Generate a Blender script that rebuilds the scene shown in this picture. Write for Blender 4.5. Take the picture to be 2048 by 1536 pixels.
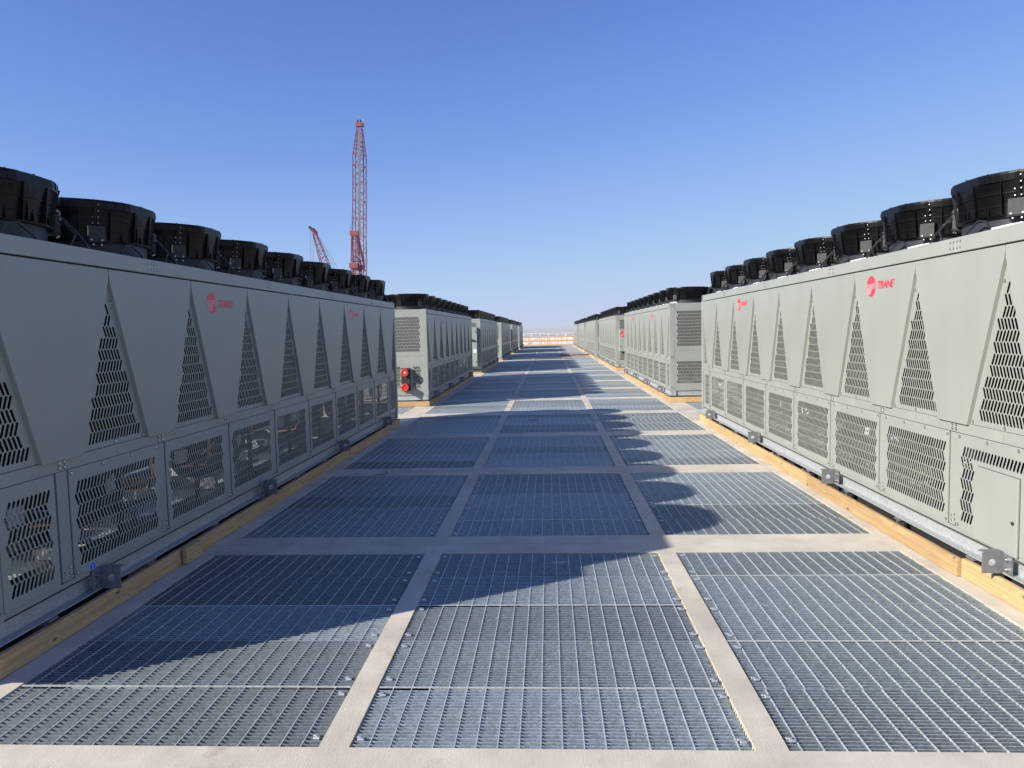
import bpy, bmesh, math, random
from mathutils import Vector, Matrix
from mathutils.geometry import delaunay_2d_cdt
random.seed(7)
PI = math.pi
for o in list(bpy.data.objects): bpy.data.objects.remove(o)
C = bpy.context.scene.collection
scn = bpy.context.scene

# ------------------------------------------------------------------ camera
def cam_matrix(p, y, r):
    B = Matrix(((1, 0, 0), (0, 0, -1), (0, 1, 0)))
    Ry = Matrix(((math.cos(y), 0, -math.sin(y)), (0, 1, 0), (math.sin(y), 0, math.cos(y))))
    Rx = Matrix(((1, 0, 0), (0, math.cos(p), -math.sin(p)), (0, math.sin(p), math.cos(p))))
    Rz = Matrix(((math.cos(r), -math.sin(r), 0), (math.sin(r), math.cos(r), 0), (0, 0, 1)))
    return Rz @ Rx @ Ry @ B
M = cam_matrix(math.radians(4.164), math.radians(-2.985), math.radians(-1.262))
cd = bpy.data.cameras.new('camera'); cam = bpy.data.objects.new('camera', cd); C.objects.link(cam)
rot = Matrix((M[0], -M[1], -M[2])).transposed().to_4x4()
cam.matrix_world = Matrix.Translation((0, 0, 1.929)) @ rot
cd.sensor_width = 36; cd.lens = 1441.0 / 2048 * 36; cd.clip_start = 0.05; cd.clip_end = 60000
scn.camera = cam
# ------------------------------------------------------------------ sky, sun, exposure
SUN = Vector((-1.655, -0.960, 1.0)).normalized()      # towards the sun
elev = math.asin(SUN.z); azim = math.atan2(SUN.x, SUN.y)
w = bpy.data.worlds.new('World'); scn.world = w; w.use_nodes = True
nt = w.node_tree; nt.nodes.clear()
sky = nt.nodes.new('ShaderNodeTexSky'); sky.sky_type = 'NISHITA'; sky.sun_disc = False
sky.sun_elevation = elev; sky.sun_rotation = azim % (2 * PI)
sky.altitude = 2000; sky.air_density = 1.0; sky.dust_density = 0.1; sky.ozone_density = 5.0
bg = nt.nodes.new('ShaderNodeBackground'); bg.inputs[1].default_value = 0.095
out = nt.nodes.new('ShaderNodeOutputWorld')
def vscale(src, f):
    n_ = nt.nodes.new('ShaderNodeVectorMath'); n_.operation = 'SCALE'; n_.inputs[3].default_value = f; nt.links.new(src, n_.inputs[0]); return n_.outputs[0]
cv = nt.nodes.new('ShaderNodeRGBCurve')      # soft shoulder of the camera on the whole sky
for ch, pts in zip(cv.mapping.curves[:3], (
        ((.0608, .062), (.0956, .104), (.1748, .1955), (.300, .275), (.574, .345), (1, .42)),
        ((.124, .126), (.1935, .203), (.334, .318), (.5065, .390), (.697, .405), (1, .47)),
        ((.270, .355), (.394, .485), (.587, .565), (.708, .565), (1, .58)))):
    ch.points[0].location = (0, 0); ch.points[1].location = pts[-1]
    for p_ in pts[:-1]: ch.points.new(*p_)
cv.mapping.update()
nt.links.new(vscale(sky.outputs[0], 0.1), cv.inputs[1]); nt.links.new(vscale(cv.outputs[0], 10.0), bg.inputs[0])
nt.links.new(bg.outputs[0], out.inputs[0])
sd = bpy.data.lights.new('sun', 'SUN'); sd.energy = 4.9; sd.angle = math.radians(0.53); sd.color = (1.0, 0.925, 0.81)
so = bpy.data.objects.new('sun', sd); C.objects.link(so); so.rotation_euler = (-SUN).to_track_quat('-Z', 'Y').to_euler()
scn.view_settings.view_transform = 'Standard'; scn.view_settings.look = 'None'
scn.view_settings.exposure = 0.72; scn.view_settings.gamma = 1.0; scn.view_settings.use_curve_mapping = False
scn.render.engine = 'CYCLES'
scn.cycles.max_bounces = 6; scn.cycles.volume_bounces = 0

# ------------------------------------------------------------------ materials
def mat(name, col, rough=0.5, metal=0.0, spec=0.5, var=None, scale=5.0, stretch=(1, 1, 1), bump=0.0, bscale=200.0, randv=0.0, rvar=0.0):
    m = bpy.data.materials.new(name); m.use_nodes = True
    n = m.node_tree.nodes; l = m.node_tree.links; b = n['Principled BSDF']
    b.inputs['Base Color'].default_value = (*col, 1); b.inputs['Roughness'].default_value = rough
    b.inputs['Metallic'].default_value = metal; b.inputs['Specular IOR Level'].default_value = spec
    last = None
    if var or randv or bump or rvar:
        tc = n.new('ShaderNodeTexCoord'); mp = n.new('ShaderNodeMapping'); mp.inputs['Scale'].default_value = stretch
        l.new(tc.outputs['Object'], mp.inputs[0])
        nz = n.new('ShaderNodeTexNoise'); nz.inputs['Scale'].default_value = scale; nz.inputs['Detail'].default_value = 6
        l.new(mp.outputs[0], nz.inputs['Vector'])
        if var:
            cr = n.new('ShaderNodeValToRGB'); cr.color_ramp.elements[0].position = 0.3; cr.color_ramp.elements[1].position = 0.7
            cr.color_ramp.elements[0].color = (*[c * (1 - var) for c in col], 1); cr.color_ramp.elements[1].color = (*[min(1, c * (1 + var)) for c in col], 1)
            l.new(nz.outputs[0], cr.inputs[0]); last = cr.outputs[0]
        if rvar:
            mr = n.new('ShaderNodeMapRange'); mr.inputs[3].default_value = rough - rvar; mr.inputs[4].default_value = rough + rvar
            l.new(nz.outputs[0], mr.inputs[0]); l.new(mr.outputs[0], b.inputs['Roughness'])
        if bump:
            nb = n.new('ShaderNodeTexNoise'); nb.inputs['Scale'].default_value = bscale; nb.inputs['Detail'].default_value = 3
            l.new(mp.outputs[0], nb.inputs['Vector'])
            bp = n.new('ShaderNodeBump'); bp.inputs['Strength'].default_value = bump; bp.inputs['Distance'].default_value = 0.004
            l.new(nb.outputs[0], bp.inputs['Height']); l.new(bp.outputs[0], b.inputs['Normal'])
        if randv:
            oi = n.new('ShaderNodeObjectInfo'); mr = n.new('ShaderNodeMapRange')
            mr.inputs[3].default_value = 1 - randv; mr.inputs[4].default_value = 1 + randv
            l.new(oi.outputs['Random'], mr.inputs[0])
            mx = n.new('ShaderNodeVectorMath'); mx.operation = 'SCALE'
            if last: l.new(last, mx.inputs[0])
            else: mx.inputs[0].default_value = col
            l.new(mr.outputs[0], mx.inputs[3]); last = mx.outputs[0]
        if last: l.new(last, b.inputs['Base Color'])
    return m
paint = mat('sage_grey_paint', (0.302, 0.324, 0.288), 0.40, spec=0.45, var=0.06, scale=2.2, stretch=(1, 1, 0.35), bump=0.5, bscale=2.4, randv=0.018, rvar=0.08)
paint_dark = mat('drain_pan', (0.05, 0.052, 0.05), 0.6)
gasket = mat('dark_gap', (0.012, 0.012, 0.013), 0.8)
plastic = mat('black_plastic', (0.0038, 0.0039, 0.0044), 0.36, spec=0.22, var=0.3, scale=9, rvar=0.08)
collar_m = mat('slate_sheet', (0.030, 0.033, 0.041), 0.5, spec=0.35)
steel = mat('bright_bolt', (0.45, 0.46, 0.48), 0.35, metal=1.0)
rivet_m = mat('zinc_screw', (0.68, 0.69, 0.68), 0.28, metal=0.85)
copper = mat('copper_pipe', (0.75, 0.30, 0.15), 0.32, metal=1.0)
red_m = mat('logo_red', (0.72, 0.045, 0.075), 0.38)
redcap = mat('red_cap', (0.62, 0.035, 0.03), 0.4)
white_m = mat('logo_white', (0.66, 0.60, 0.58), 0.45)
blue_m = mat('sticker_blue', (0.02, 0.13, 0.62), 0.4)
stick_w = mat('sticker_white', (0.8, 0.82, 0.85), 0.4)
box_grey = mat('zinc_bracket', (0.22, 0.225, 0.235), 0.5, metal=0.45, var=0.15, scale=30)
box_dark = mat('dark_bracket', (0.045, 0.045, 0.045), 0.6, spec=0.3, var=0.2, scale=30)
white_sheet = mat('white_sheet', (0.72, 0.76, 0.80), 0.4)
cable_m = mat('black_cable', (0.02, 0.02, 0.022), 0.35)
coil_m = mat('coil_fins', (0.016, 0.016, 0.017), 0.6, var=0.3, scale=60)
comp_m = mat('compressor_paint', (0.022, 0.024, 0.027), 0.45)
insul = mat('black_insulation', (0.02, 0.02, 0.02), 0.7)
rubber = mat('rubber', (0.014, 0.014, 0.014), 0.8)  # also colours the added dark strips in the gap under the units
red_steel = mat('crane_red', (0.20, 0.05, 0.06), 0.6)
rope_m = mat('steel_rope', (0.10, 0.11, 0.11), 0.5)
crane_grey = mat('crane_rope_grey', (0.22, 0.23, 0.20), 0.6)

def galv(name, col, rough, metal, scale, var, randv=0.0, nscale=6.0):
    m = bpy.data.materials.new(name); m.use_nodes = True
    n = m.node_tree.nodes; l = m.node_tree.links; b = n['Principled BSDF']
    tc = n.new('ShaderNodeTexCoord'); vo = n.new('ShaderNodeTexVoronoi'); vo.inputs['Scale'].default_value = scale
    l.new(tc.outputs['Object'], vo.inputs['Vector'])
    nz = n.new('ShaderNodeTexNoise'); nz.inputs['Scale'].default_value = nscale; nz.inputs['Detail'].default_value = 9; nz.inputs['Roughness'].default_value = 0.68; l.new(tc.outputs['Object'], nz.inputs['Vector'])
    s1 = n.new('ShaderNodeSeparateColor'); l.new(vo.outputs['Color'], s1.inputs[0])
    ad = n.new('ShaderNodeMath'); ad.operation = 'ADD'; l.new(s1.outputs[0], ad.inputs[0]); l.new(nz.outputs[0], ad.inputs[1])
    mr = n.new('ShaderNodeMapRange'); mr.inputs[1].default_value = 0.3; mr.inputs[2].default_value = 1.7
    mr.inputs[3].default_value = 1 - var; mr.inputs[4].default_value = 1 + var; l.new(ad.outputs[0], mr.inputs[0])
    sc = n.new('ShaderNodeVectorMath'); sc.operation = 'SCALE'; sc.inputs[0].default_value = col; l.new(mr.outputs[0], sc.inputs[3])
    last = sc.outputs[0]
    if randv:
        oi = n.new('ShaderNodeObjectInfo'); m2 = n.new('ShaderNodeMapRange'); m2.inputs[3].default_value = 1 - randv; m2.inputs[4].default_value = 1 + randv
        l.new(oi.outputs['Random'], m2.inputs[0]); s2 = n.new('ShaderNodeVectorMath'); s2.operation = 'SCALE'
        l.new(last, s2.inputs[0]); l.new(m2.outputs[0], s2.inputs[3]); last = s2.outputs[0]
    l.new(last, b.inputs['Base Color'])
    m3 = n.new('ShaderNodeMapRange'); m3.inputs[3].default_value = rough - 0.1; m3.inputs[4].default_value = rough + 0.12; l.new(nz.outputs[0], m3.inputs[0])
    l.new(m3.outputs[0], b.inputs['Roughness']); b.inputs['Metallic'].default_value = metal
    return m
galv_m = galv('galvanised_channel', (0.40, 0.425, 0.43), 0.52, 0.25, 80, 0.22)
grate_m = galv('galvanised_grating', (0.50, 0.57, 0.62), 0.48, 0.90, 70, 0.26, 0.2, 110)
grate_top = galv('grating_top_light_tone', (0.42, 0.48, 0.515), 0.45, 0.62, 70, 0.30, 0.2, 110)  # same zinc as the bars, toned apart to imitate light on their tops
grate_rod = galv('grating_rod_zinc', (0.54, 0.565, 0.56), 0.45, 0.35, 90, 0.25)
clip_m = galv('clip_zinc', (0.50, 0.53, 0.56), 0.4, 0.5, 90, 0.15)

def concrete(name, col):
    m = bpy.data.materials.new(name); m.use_nodes = True
    n = m.node_tree.nodes; l = m.node_tree.links; b = n['Principled BSDF']; b.inputs['Roughness'].default_value = 0.9
    b.inputs['Specular IOR Level'].default_value = 0.25
    g = n.new('ShaderNodeNewGeometry')
    a = n.new('ShaderNodeTexNoise'); a.inputs['Scale'].default_value = 1.6; a.inputs['Detail'].default_value = 8; a.inputs['Roughness'].default_value = 0.62
    l.new(g.outputs['Position'], a.inputs['Vector'])
    f = n.new('ShaderNodeTexNoise'); f.inputs['Scale'].default_value = 160; f.inputs['Detail'].default_value = 3; l.new(g.outputs['Position'], f.inputs['Vector'])
    mp = n.new('ShaderNodeMapping'); mp.inputs['Scale'].default_value = (420, 9, 9); mp.inputs['Rotation'].default_value = (0, 0, 0.35)
    l.new(g.outputs['Position'], mp.inputs[0])
    br = n.new('ShaderNodeTexNoise'); br.inputs['Scale'].default_value = 1.0; br.inputs['Detail'].default_value = 2; l.new(mp.outputs[0], br.inputs['Vector'])
    cr = n.new('ShaderNodeValToRGB'); e = cr.color_ramp.elements
    e[0].position = 0.28; e[0].color = (*[c * 0.74 for c in col], 1); e[1].position = 0.62; e[1].color = (*[min(1, c * 1.06) for c in col], 1)
    l.new(a.outputs[0], cr.inputs[0])
    mr = n.new('ShaderNodeMapRange'); mr.inputs[3].default_value = 0.80; mr.inputs[4].default_value = 1.2; l.new(f.outputs[0], mr.inputs[0])
    m2 = n.new('ShaderNodeMapRange'); m2.inputs[3].default_value = 0.90; m2.inputs[4].default_value = 1.10; l.new(br.outputs[0], m2.inputs[0])
    mu = n.new('ShaderNodeMath'); mu.operation = 'MULTIPLY'; l.new(mr.outputs[0], mu.inputs[0]); l.new(m2.outputs[0], mu.inputs[1])
    # sparse brown stains
    st = n.new('ShaderNodeTexNoise'); st.inputs['Scale'].default_value = 2.7; st.inputs['Detail'].default_value = 9; st.inputs['Roughness'].default_value = 0.7
    l.new(g.outputs['Position'], st.inputs['Vector'])
    sr = n.new('ShaderNodeMapRange'); sr.inputs[1].default_value = 0.575; sr.inputs[2].default_value = 0.72; sr.inputs[3].default_value = 0.0; sr.inputs[4].default_value = 0.6
    l.new(st.outputs[0], sr.inputs[0])
    mx = n.new('ShaderNodeMix'); mx.data_type = 'RGBA'; mx.inputs[7].default_value = (0.30, 0.235, 0.18, 1)
    l.new(sr.outputs[0], mx.inputs[0]); l.new(cr.outputs[0], mx.inputs[6])
    sc = n.new('ShaderNodeVectorMath'); sc.operation = 'SCALE'; l.new(mx.outputs[2], sc.inputs[0]); l.new(mu.outputs[0], sc.inputs[3])
    l.new(sc.outputs[0], b.inputs['Base Color'])
    ad = n.new('ShaderNodeMath'); ad.operation = 'ADD'; l.new(f.outputs[0], ad.inputs[0]); l.new(br.outputs[0], ad.inputs[1])
    bp = n.new('ShaderNodeBump'); bp.inputs['Strength'].default_value = 0.5; bp.inputs['Distance'].default_value = 0.003
    l.new(ad.outputs[0], bp.inputs['Height']); l.new(bp.outputs[0], b.inputs['Normal'])
    return m
conc = concrete('broomed_concrete', (0.575, 0.53, 0.44))
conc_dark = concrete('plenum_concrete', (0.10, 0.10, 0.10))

def timber(name, c1, c2):
    m = bpy.data.materials.new(name); m.use_nodes = True
    n = m.node_tree.nodes; l = m.node_tree.links; b = n['Principled BSDF']; b.inputs['Roughness'].default_value = 0.7
    b.inputs['Specular IOR Level'].default_value = 0.3
    tc = n.new('ShaderNodeTexCoord'); oi = n.new('ShaderNodeObjectInfo')
    of = n.new('ShaderNodeVectorMath'); of.operation = 'ADD'; cb = n.new('ShaderNodeCombineXYZ')
    ml = n.new('ShaderNodeMath'); ml.operation = 'MULTIPLY'; ml.inputs[1].default_value = 37; l.new(oi.outputs['Random'], ml.inputs[0])
    l.new(ml.outputs[0], cb.inputs[1]); l.new(tc.outputs['Object'], of.inputs[0]); l.new(cb.outputs[0], of.inputs[1])
    # knots
    mk = n.new('ShaderNodeMapping'); mk.inputs['Scale'].default_value = (6, 3.8, 8.5); l.new(of.outputs[0], mk.inputs[0])
    vo = n.new('ShaderNodeTexVoronoi'); vo.inputs['Scale'].default_value = 1.0; l.new(mk.outputs[0], vo.inputs['Vector'])
    # grain, distorted round the knots
    mg = n.new('ShaderNodeMapping'); mg.inputs['Scale'].default_value = (30, 1.1, 30); l.new(of.outputs[0], mg.inputs[0])
    kd = n.new('ShaderNodeMapRange'); kd.inputs[1].default_value = 0.0; kd.inputs[2].default_value = 0.35; kd.inputs[3].default_value = 2.2; kd.inputs[4].default_value = 0.0
    l.new(vo.outputs['Distance'], kd.inputs[0])
    av = n.new('ShaderNodeVectorMath'); av.operation = 'ADD'; l.new(mg.outputs[0], av.inputs[0]); l.new(kd.outputs[0], av.inputs[1])
    gn = n.new('ShaderNodeTexNoise'); gn.inputs['Scale'].default_value = 1.0; gn.inputs['Detail'].default_value = 5; gn.inputs['Distortion'].default_value = 1.2
    l.new(av.outputs[0], gn.inputs['Vector'])
    cr = n.new('ShaderNodeValToRGB'); e = cr.color_ramp.elements; e[0].position = 0.36; e[0].color = (*c1, 1); e[1].position = 0.62; e[1].color = (*c2, 1)
    l.new(gn.outputs[0], cr.inputs[0])
    ks = n.new('ShaderNodeMapRange'); ks.inputs[1].default_value = 0.085; ks.inputs[2].default_value = 0.14; ks.inputs[3].default_value = 0.85; ks.inputs[4].default_value = 0.0
    l.new(vo.outputs['Distance'], ks.inputs[0])
    mx = n.new('ShaderNodeMix'); mx.data_type = 'RGBA'; mx.inputs[7].default_value = (0.14, 0.065, 0.02, 1)
    l.new(ks.outputs[0], mx.inputs[0]); l.new(cr.outputs[0], mx.inputs[6])
    rr = n.new('ShaderNodeMapRange'); rr.inputs[3].default_value = 0.82; rr.inputs[4].default_value = 1.14; l.new(oi.outputs['Random'], rr.inputs[0])
    sc = n.new('ShaderNodeVectorMath'); sc.operation = 'SCALE'; l.new(mx.outputs[2], sc.inputs[0]); l.new(rr.outputs[0], sc.inputs[3])
    l.new(sc.outputs[0], b.inputs['Base Color'])
    return m
wood = timber('kerb_timber', (0.41, 0.265, 0.125), (0.54, 0.375, 0.19))
ply = timber('plywood', (0.16, 0.10, 0.055), (0.24, 0.15, 0.08))
rail_wood = timber('guardrail_timber', (0.50, 0.26, 0.11), (0.62, 0.36, 0.16))

# ------------------------------------------------------------------ mesh helpers
class MB:
    def __init__(s): s.v = []; s.f = []; s.mi = []; s.mats = []; s.cur = 0
    def m(s, mt):
        if mt not in s.mats: s.mats.append(mt)
        s.cur = s.mats.index(mt); return s
    def add(s, vs, fs, T=None):
        o = len(s.v)
        s.v += [tuple(T @ Vector(v)) for v in vs] if T else [tuple(v) for v in vs]
        s.f += [tuple(i + o for i in f) for f in fs]; s.mi += [s.cur] * len(fs); return s
    def box(s, x0, x1, y0, y1, z0, z1, T=None):
        vs = [(x0, y0, z0), (x1, y0, z0), (x1, y1, z0), (x0, y1, z0), (x0, y0, z1), (x1, y0, z1), (x1, y1, z1), (x0, y1, z1)]
        return s.add(vs, [(0, 3, 2, 1), (4, 5, 6, 7), (0, 1, 5, 4), (1, 2, 6, 5), (2, 3, 7, 6), (3, 0, 4, 7)], T)
    def bbox(s, x0, x1, y0, y1, z0, z1, b=0.003, T=None):
        bm = bmesh.new(); bmesh.ops.create_cube(bm, size=1)
        for v in bm.verts: v.co = Vector(((x0 + x1) / 2 + v.co.x * (x1 - x0), (y0 + y1) / 2 + v.co.y * (y1 - y0), (z0 + z1) / 2 + v.co.z * (z1 - z0)))
        bmesh.ops.bevel(bm, geom=bm.edges[:], offset=b, segments=1, affect='EDGES'); return s.bm(bm, T)
    def bm(s, bm, T=None):
        bm.verts.ensure_lookup_table(); s.add([v.co[:] for v in bm.verts], [[v.index for v in f.verts] for f in bm.faces], T); bm.free(); return s
    def prism(s, poly, x0, x1, bevel=0, T=None):          # poly in (y, z), extruded along x
        bm = bmesh.new(); vs = [bm.verts.new((x0, p[0], p[1])) for p in poly]; f = bm.faces.new(vs)
        r = bmesh.ops.extrude_face_region(bm, geom=[f])
        for v in r['geom']:
            if isinstance(v, bmesh.types.BMVert): v.co.x = x1
        bmesh.ops.recalc_face_normals(bm, faces=bm.faces[:])
        if bevel: bmesh.ops.bevel(bm, geom=bm.edges[:], offset=bevel, segments=1, affect='EDGES')
        bm.verts.index_update(); return s.bm(bm, T)
    def tube(s, pts, r, n=8, caps=True, T=None):
        pts = [Vector(p) for p in pts]; vs = []; fs = []; up = None
        for i, p in enumerate(pts):
            d = (pts[min(i + 1, len(pts) - 1)] - pts[max(i - 1, 0)]).normalized()
            if up is None:
                up = Vector((0, 0, 1)) if abs(d.z) < 0.9 else Vector((1, 0, 0))
            a = d.cross(up).normalized(); b = a.cross(d).normalized(); up = b
            rr = r[i] if isinstance(r, (list, tuple)) else r
            for k in range(n):
                t = 2 * PI * k / n; vs.append(p + a * math.cos(t) * rr + b * math.sin(t) * rr)
        for i in range(len(pts) - 1):
            for k in range(n):
                fs.append((i * n + k, i * n + (k + 1) % n, (i + 1) * n + (k + 1) % n, (i + 1) * n + k))
        if caps: fs.append(tuple(range(n - 1, -1, -1))); fs.append(tuple(range((len(pts) - 1) * n, len(pts) * n)))
        return s.add(vs, fs, T)
    def bar(s, a, b, w, T=None):                          # square bar between two points
        return s.tube([a, b], w * 0.7071, 4, True, T)
    def lathe(s, prof, n=32, T=None, cap=False):
        vs = []; fs = []
        for (r, z) in prof:
            for k in range(n): t = 2 * PI * k / n; vs.append((r * math.cos(t), r * math.sin(t), z))
        for i in range(len(prof) - 1):
            for k in range(n): fs.append((i * n + k, i * n + (k + 1) % n, (i + 1) * n + (k + 1) % n, (i + 1) * n + k))
        if cap: fs.append(tuple(range((len(prof) - 1) * n, len(prof) * n)))
        return s.add(vs, fs, T)
    def screw(s, x, y, z, r=0.010, h=0.008, n=8):
        r *= 1.15; k0 = s.cur; s.m(gasket); s.add([(x + 0.0008, y + r * 1.35 * math.cos(2 * PI * k / n), z + r * 1.35 * math.sin(2 * PI * k / n)) for k in range(n)], [tuple(range(n))]); s.cur = k0         # domed head on a face looking to +x
        vs = []; fs = []
        for (rr, hh) in ((r, 0), (r * 0.8, h * 0.75)):
            for k in range(n): t = 2 * PI * k / n; vs.append((x + hh, y + rr * math.cos(t), z + rr * math.sin(t)))
        vs.append((x + h, y, z))
        for k in range(n):
            fs.append((k, (k + 1) % n, n + (k + 1) % n, n + k)); fs.append((n + k, n + (k + 1) % n, 2 * n))
        return s.add(vs, fs)
    def extend(s, o, T=None):
        for mi_, mt in enumerate(o.mats):
            s.m(mt); off = s.mats.index(mt)
        base = len(s.v); s.v += [tuple(T @ Vector(v)) for v in o.v] if T else list(o.v)
        s.f += [tuple(i + base for i in f) for f in o.f]; s.mi += [s.mats.index(o.mats[k]) for k in o.mi]; return s
    def mesh(s, name, smooth=False):
        me = bpy.data.meshes.new(name); me.from_pydata(s.v, [], s.f)
        for mt in s.mats: me.materials.append(mt)
        me.polygons.foreach_set('material_index', s.mi)
        if smooth: me.polygons.foreach_set('use_smooth', [True] * len(s.f))
        me.update(); return me

def put(name, me, parent=None, loc=(0, 0, 0), rz=0.0, kind=None, label=None, cat=None, group=None):
    if isinstance(me, MB): me = me.mesh(name)
    o = bpy.data.objects.new(name, me); C.objects.link(o)
    if parent is not None: o.parent = parent
    o.location = loc
    if rz: o.rotation_euler = (0, 0, rz)
    if kind: o['kind'] = kind
    if label: o['label'] = label
    if cat: o['category'] = cat
    if group: o['group'] = group
    return o
def thing(name, label, cat, loc=(0, 0, 0), rz=0.0, group=None):
    return put(name, None, None, loc, rz, None, label, cat, group)

# ------------------------------------------------------------------ deck
CX = [(-3.014, -1.118), (-0.972, 0.912), (1.061, 2.955)]       # three columns of openings beside the walkway centre
OX = [(-7.46, -5.58), (-5.43, -3.55), (3.50, 5.38), (5.53, 7.41)]
Y0, PY, OY = 3.204, 3.480, 2.962
ROWS = list(range(-2, 27)); YEND = Y0 + 26 * PY + OY + 0.25
deck = put('rooftop_deck', None, None, kind='structure')
allx = sorted(CX + OX)
edges = [-12.0] + [v for p in allx for v in p] + [12.0]
for r in ROWS:
    ya = Y0 + r * PY + OY; yb = Y0 + (r + 1) * PY
    if r == ROWS[-1]: yb = YEND
    b = MB().m(conc)
    if r == 0:
        ym = (ya + yb) / 2 + 0.01
        b.box(-12, 12, ya, ym - 0.003, -0.30, 0); b.box(-12, 12, ym + 0.003, yb, -0.30, 0); b.box(-12, 12, ym - 0.003, ym + 0.003, -0.3, -0.012)
    else: b.box(-12, 12, ya, yb, -0.30, 0)
    put('cross_beam', b, deck)
    b = MB().m(conc)
    for i in range(0, len(edges), 2):
        b.box(edges[i], edges[i + 1], Y0 + r * PY, Y0 + r * PY + OY, -0.30, -0.0015)
    put('concrete_strip', b, deck)
put('cross_beam', MB().m(conc).box(-12, 12, Y0 - 2 * PY - 6, Y0 - 2 * PY, -0.30, 0), deck)
# a ledge under the gratings and the dark plenum below
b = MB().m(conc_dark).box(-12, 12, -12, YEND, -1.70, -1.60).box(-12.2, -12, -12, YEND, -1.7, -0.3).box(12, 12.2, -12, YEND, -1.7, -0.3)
put('plenum_floor', b, deck)

def grating_mesh(name, width, off, trim, seed):
    rnd = random.Random(seed); m = MB(); L = 0.586; nb = 20; pitch = (L - 0.006) / (nb - 1)
    for i in range(nb):
        y = i * pitch; dz = rnd.uniform(-0.0012, 0.0008); e0 = rnd.uniform(0, 0.008); e1 = rnd.uniform(0, 0.008)
        m.m(grate_m).box(0.006 + e0, width - 0.006 - e1, y, y + 0.0052, -0.038 + dz, -0.0080 + dz); m.m(grate_top).box(0.006 + e0, width - 0.006 - e1, y - 0.0003, y + 0.0055, -0.0080 + dz, -0.0058 + dz)
    m.m(grate_rod); x = off
    while x < width - 0.02:
        m.box(x, x + 0.0050, -0.001, L - 0.002, -0.0135, -0.0045); x += 0.1016
    if trim:
        m.m(grate_rod).box(0.008, width - 0.008, L - 0.006, L + 0.0075, -0.040, -0.0035)
    return m.mesh(name)
variants = {}
def gvar(width, k, trim):
    key = (round(width, 2), k, trim)
    if key not in variants: variants[key] = grating_mesh('grating_panel', width, 0.05 + 0.009 * k, trim, hash(key) % 999)
    return variants[key]
cl = MB().m(clip_m)
cl.bbox(-0.012, 0.020, -0.018, -0.002, -0.005, 0.004, 0.002); cl.bbox(-0.020, 0.010, 0.003, 0.018, -0.005, 0.003, 0.002); cl.m(rivet_m).box(-0.005, 0.005, -0.004, 0.005, 0.001, 0.007)
clip_me = cl.mesh('grating_clip')
rnd = random.Random(3)
far = MB(); farn = 0
for r in ROWS:
    for c, (xa, xb) in enumerate(allx):
        main = (xa, xb) in CX; ci = CX.index((xa, xb)) if main else 9
        for p in range(5):
            y = Y0 + r * PY + p * 0.5924
            trim = (p in (0, 2)) if ci in (0, 1) else (p in (1, 3))
            k = (r * 7 + c * 3) % 5 if rnd.random() < 0.8 else rnd.randrange(5); me = gvar(xb - xa, k, trim)
            if main and 0 <= r < 20:
                o = put('grating_panel', me, deck, (xa, y, rnd.uniform(-0.002, 0.001)))
                o.rotation_euler = (rnd.uniform(-0.0014, 0.0014), rnd.uniform(-0.0006, 0.0006), 0)
                if r < 2 or (r == 2 and p < 2):
                    for xc, s in ((0.040, 1), (xb - xa - 0.040, -1)):
                        if (ci == 0 and s > 0) or (ci == 2 and s < 0): continue
                        for yc in (0.085, 0.50):
                            put('grating_clip', clip_me, o, (xc + rnd.uniform(-0.006, 0.006), yc + rnd.uniform(-0.01, 0.01), 0), rnd.uniform(-0.12, 0.12))
            elif r >= 20 or r < 0 or (not main and 2 <= r <= 8 and xa > -6 and xb < 6):
                T = Matrix.Translation((xa, y, 0))
                tmp = MB().m(grate_m); off = len(far.v)
                for v in [me]:
                    base = len(far.v); mp_ = []
                    for mt_ in v.materials: far.m(mt_); mp_.append(far.cur)
                    far.v += [(q.co.x + xa, q.co.y + y, q.co.z) for q in v.vertices]
                    far.f += [tuple(i + base for i in q.vertices) for q in v.polygons]
                    far.mi += [mp_[q.material_index] for q in v.polygons]
            elif not main:
                far.m(grate_m); far.cur = 0; far.m(grate_m)
                for i in range(10): far.box(xa + .01, xb - .01, y + i * .059, y + i * .059 + .03, -0.03, -0.008)
put('grating_infill', far, deck, kind='stuff')

# roof beyond the deck, building, ground, hills
bd = MB().m(mat('roof_board_white', (0.62, 0.64, 0.66), 0.6, var=0.08, scale=0.4)).box(-60, 60, YEND + 0.4, 262, -0.40, -0.03)
put('far_roof', bd, None, kind='structure')
st = MB().m(mat('cream_strip', (0.74, 0.66, 0.50), 0.7))
for x in range(-57, 58, 3): st.box(x - 0.16, x + 0.16, YEND + 0.4, 262, -0.029, 0.03)
for y in range(106, 262, 9): st.box(-60, 60, y, y + 0.3, -0.029, 0.026)
put('far_roof_strips', st, None, kind='structure')
bw = MB().m(mat('building_wall', (0.5, 0.48, 0.45), 0.8)).box(-60, 60, -30, 262, -16, -1.75)
put('data_hall_building', bw, None, label='long pale building block whose flat roof carries the grating walkway', cat='building')
gm = mat('desert_ground', (0.30, 0.26, 0.21), 0.95, var=0.2, scale=0.002)
put('ground', MB().m(gm).box(-30000, 30000, -6000, 30000, -17, -16), None, kind='structure')
hm = mat('distant_hill', (0.16, 0.15, 0.13), 0.95)
hl = MB().m(hm); rh = random.Random(11); n = 60; vs = []; fs = []
for i in range(n + 1):
    x = -14000 + 28000 * i / n; h = 60 + 45 * math.sin(i * 0.37) + 30 * math.sin(i * 1.13 + 2) + rh.uniform(-12, 12)
    vs += [(x, 15500, -16), (x, 17000 + 500 * math.sin(i), max(20, h) + 30), (x, 19500, -16)]
for i in range(n):
    for j in range(2): a = i * 3 + j; fs.append((a, a + 3, a + 4, a + 1))
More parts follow.
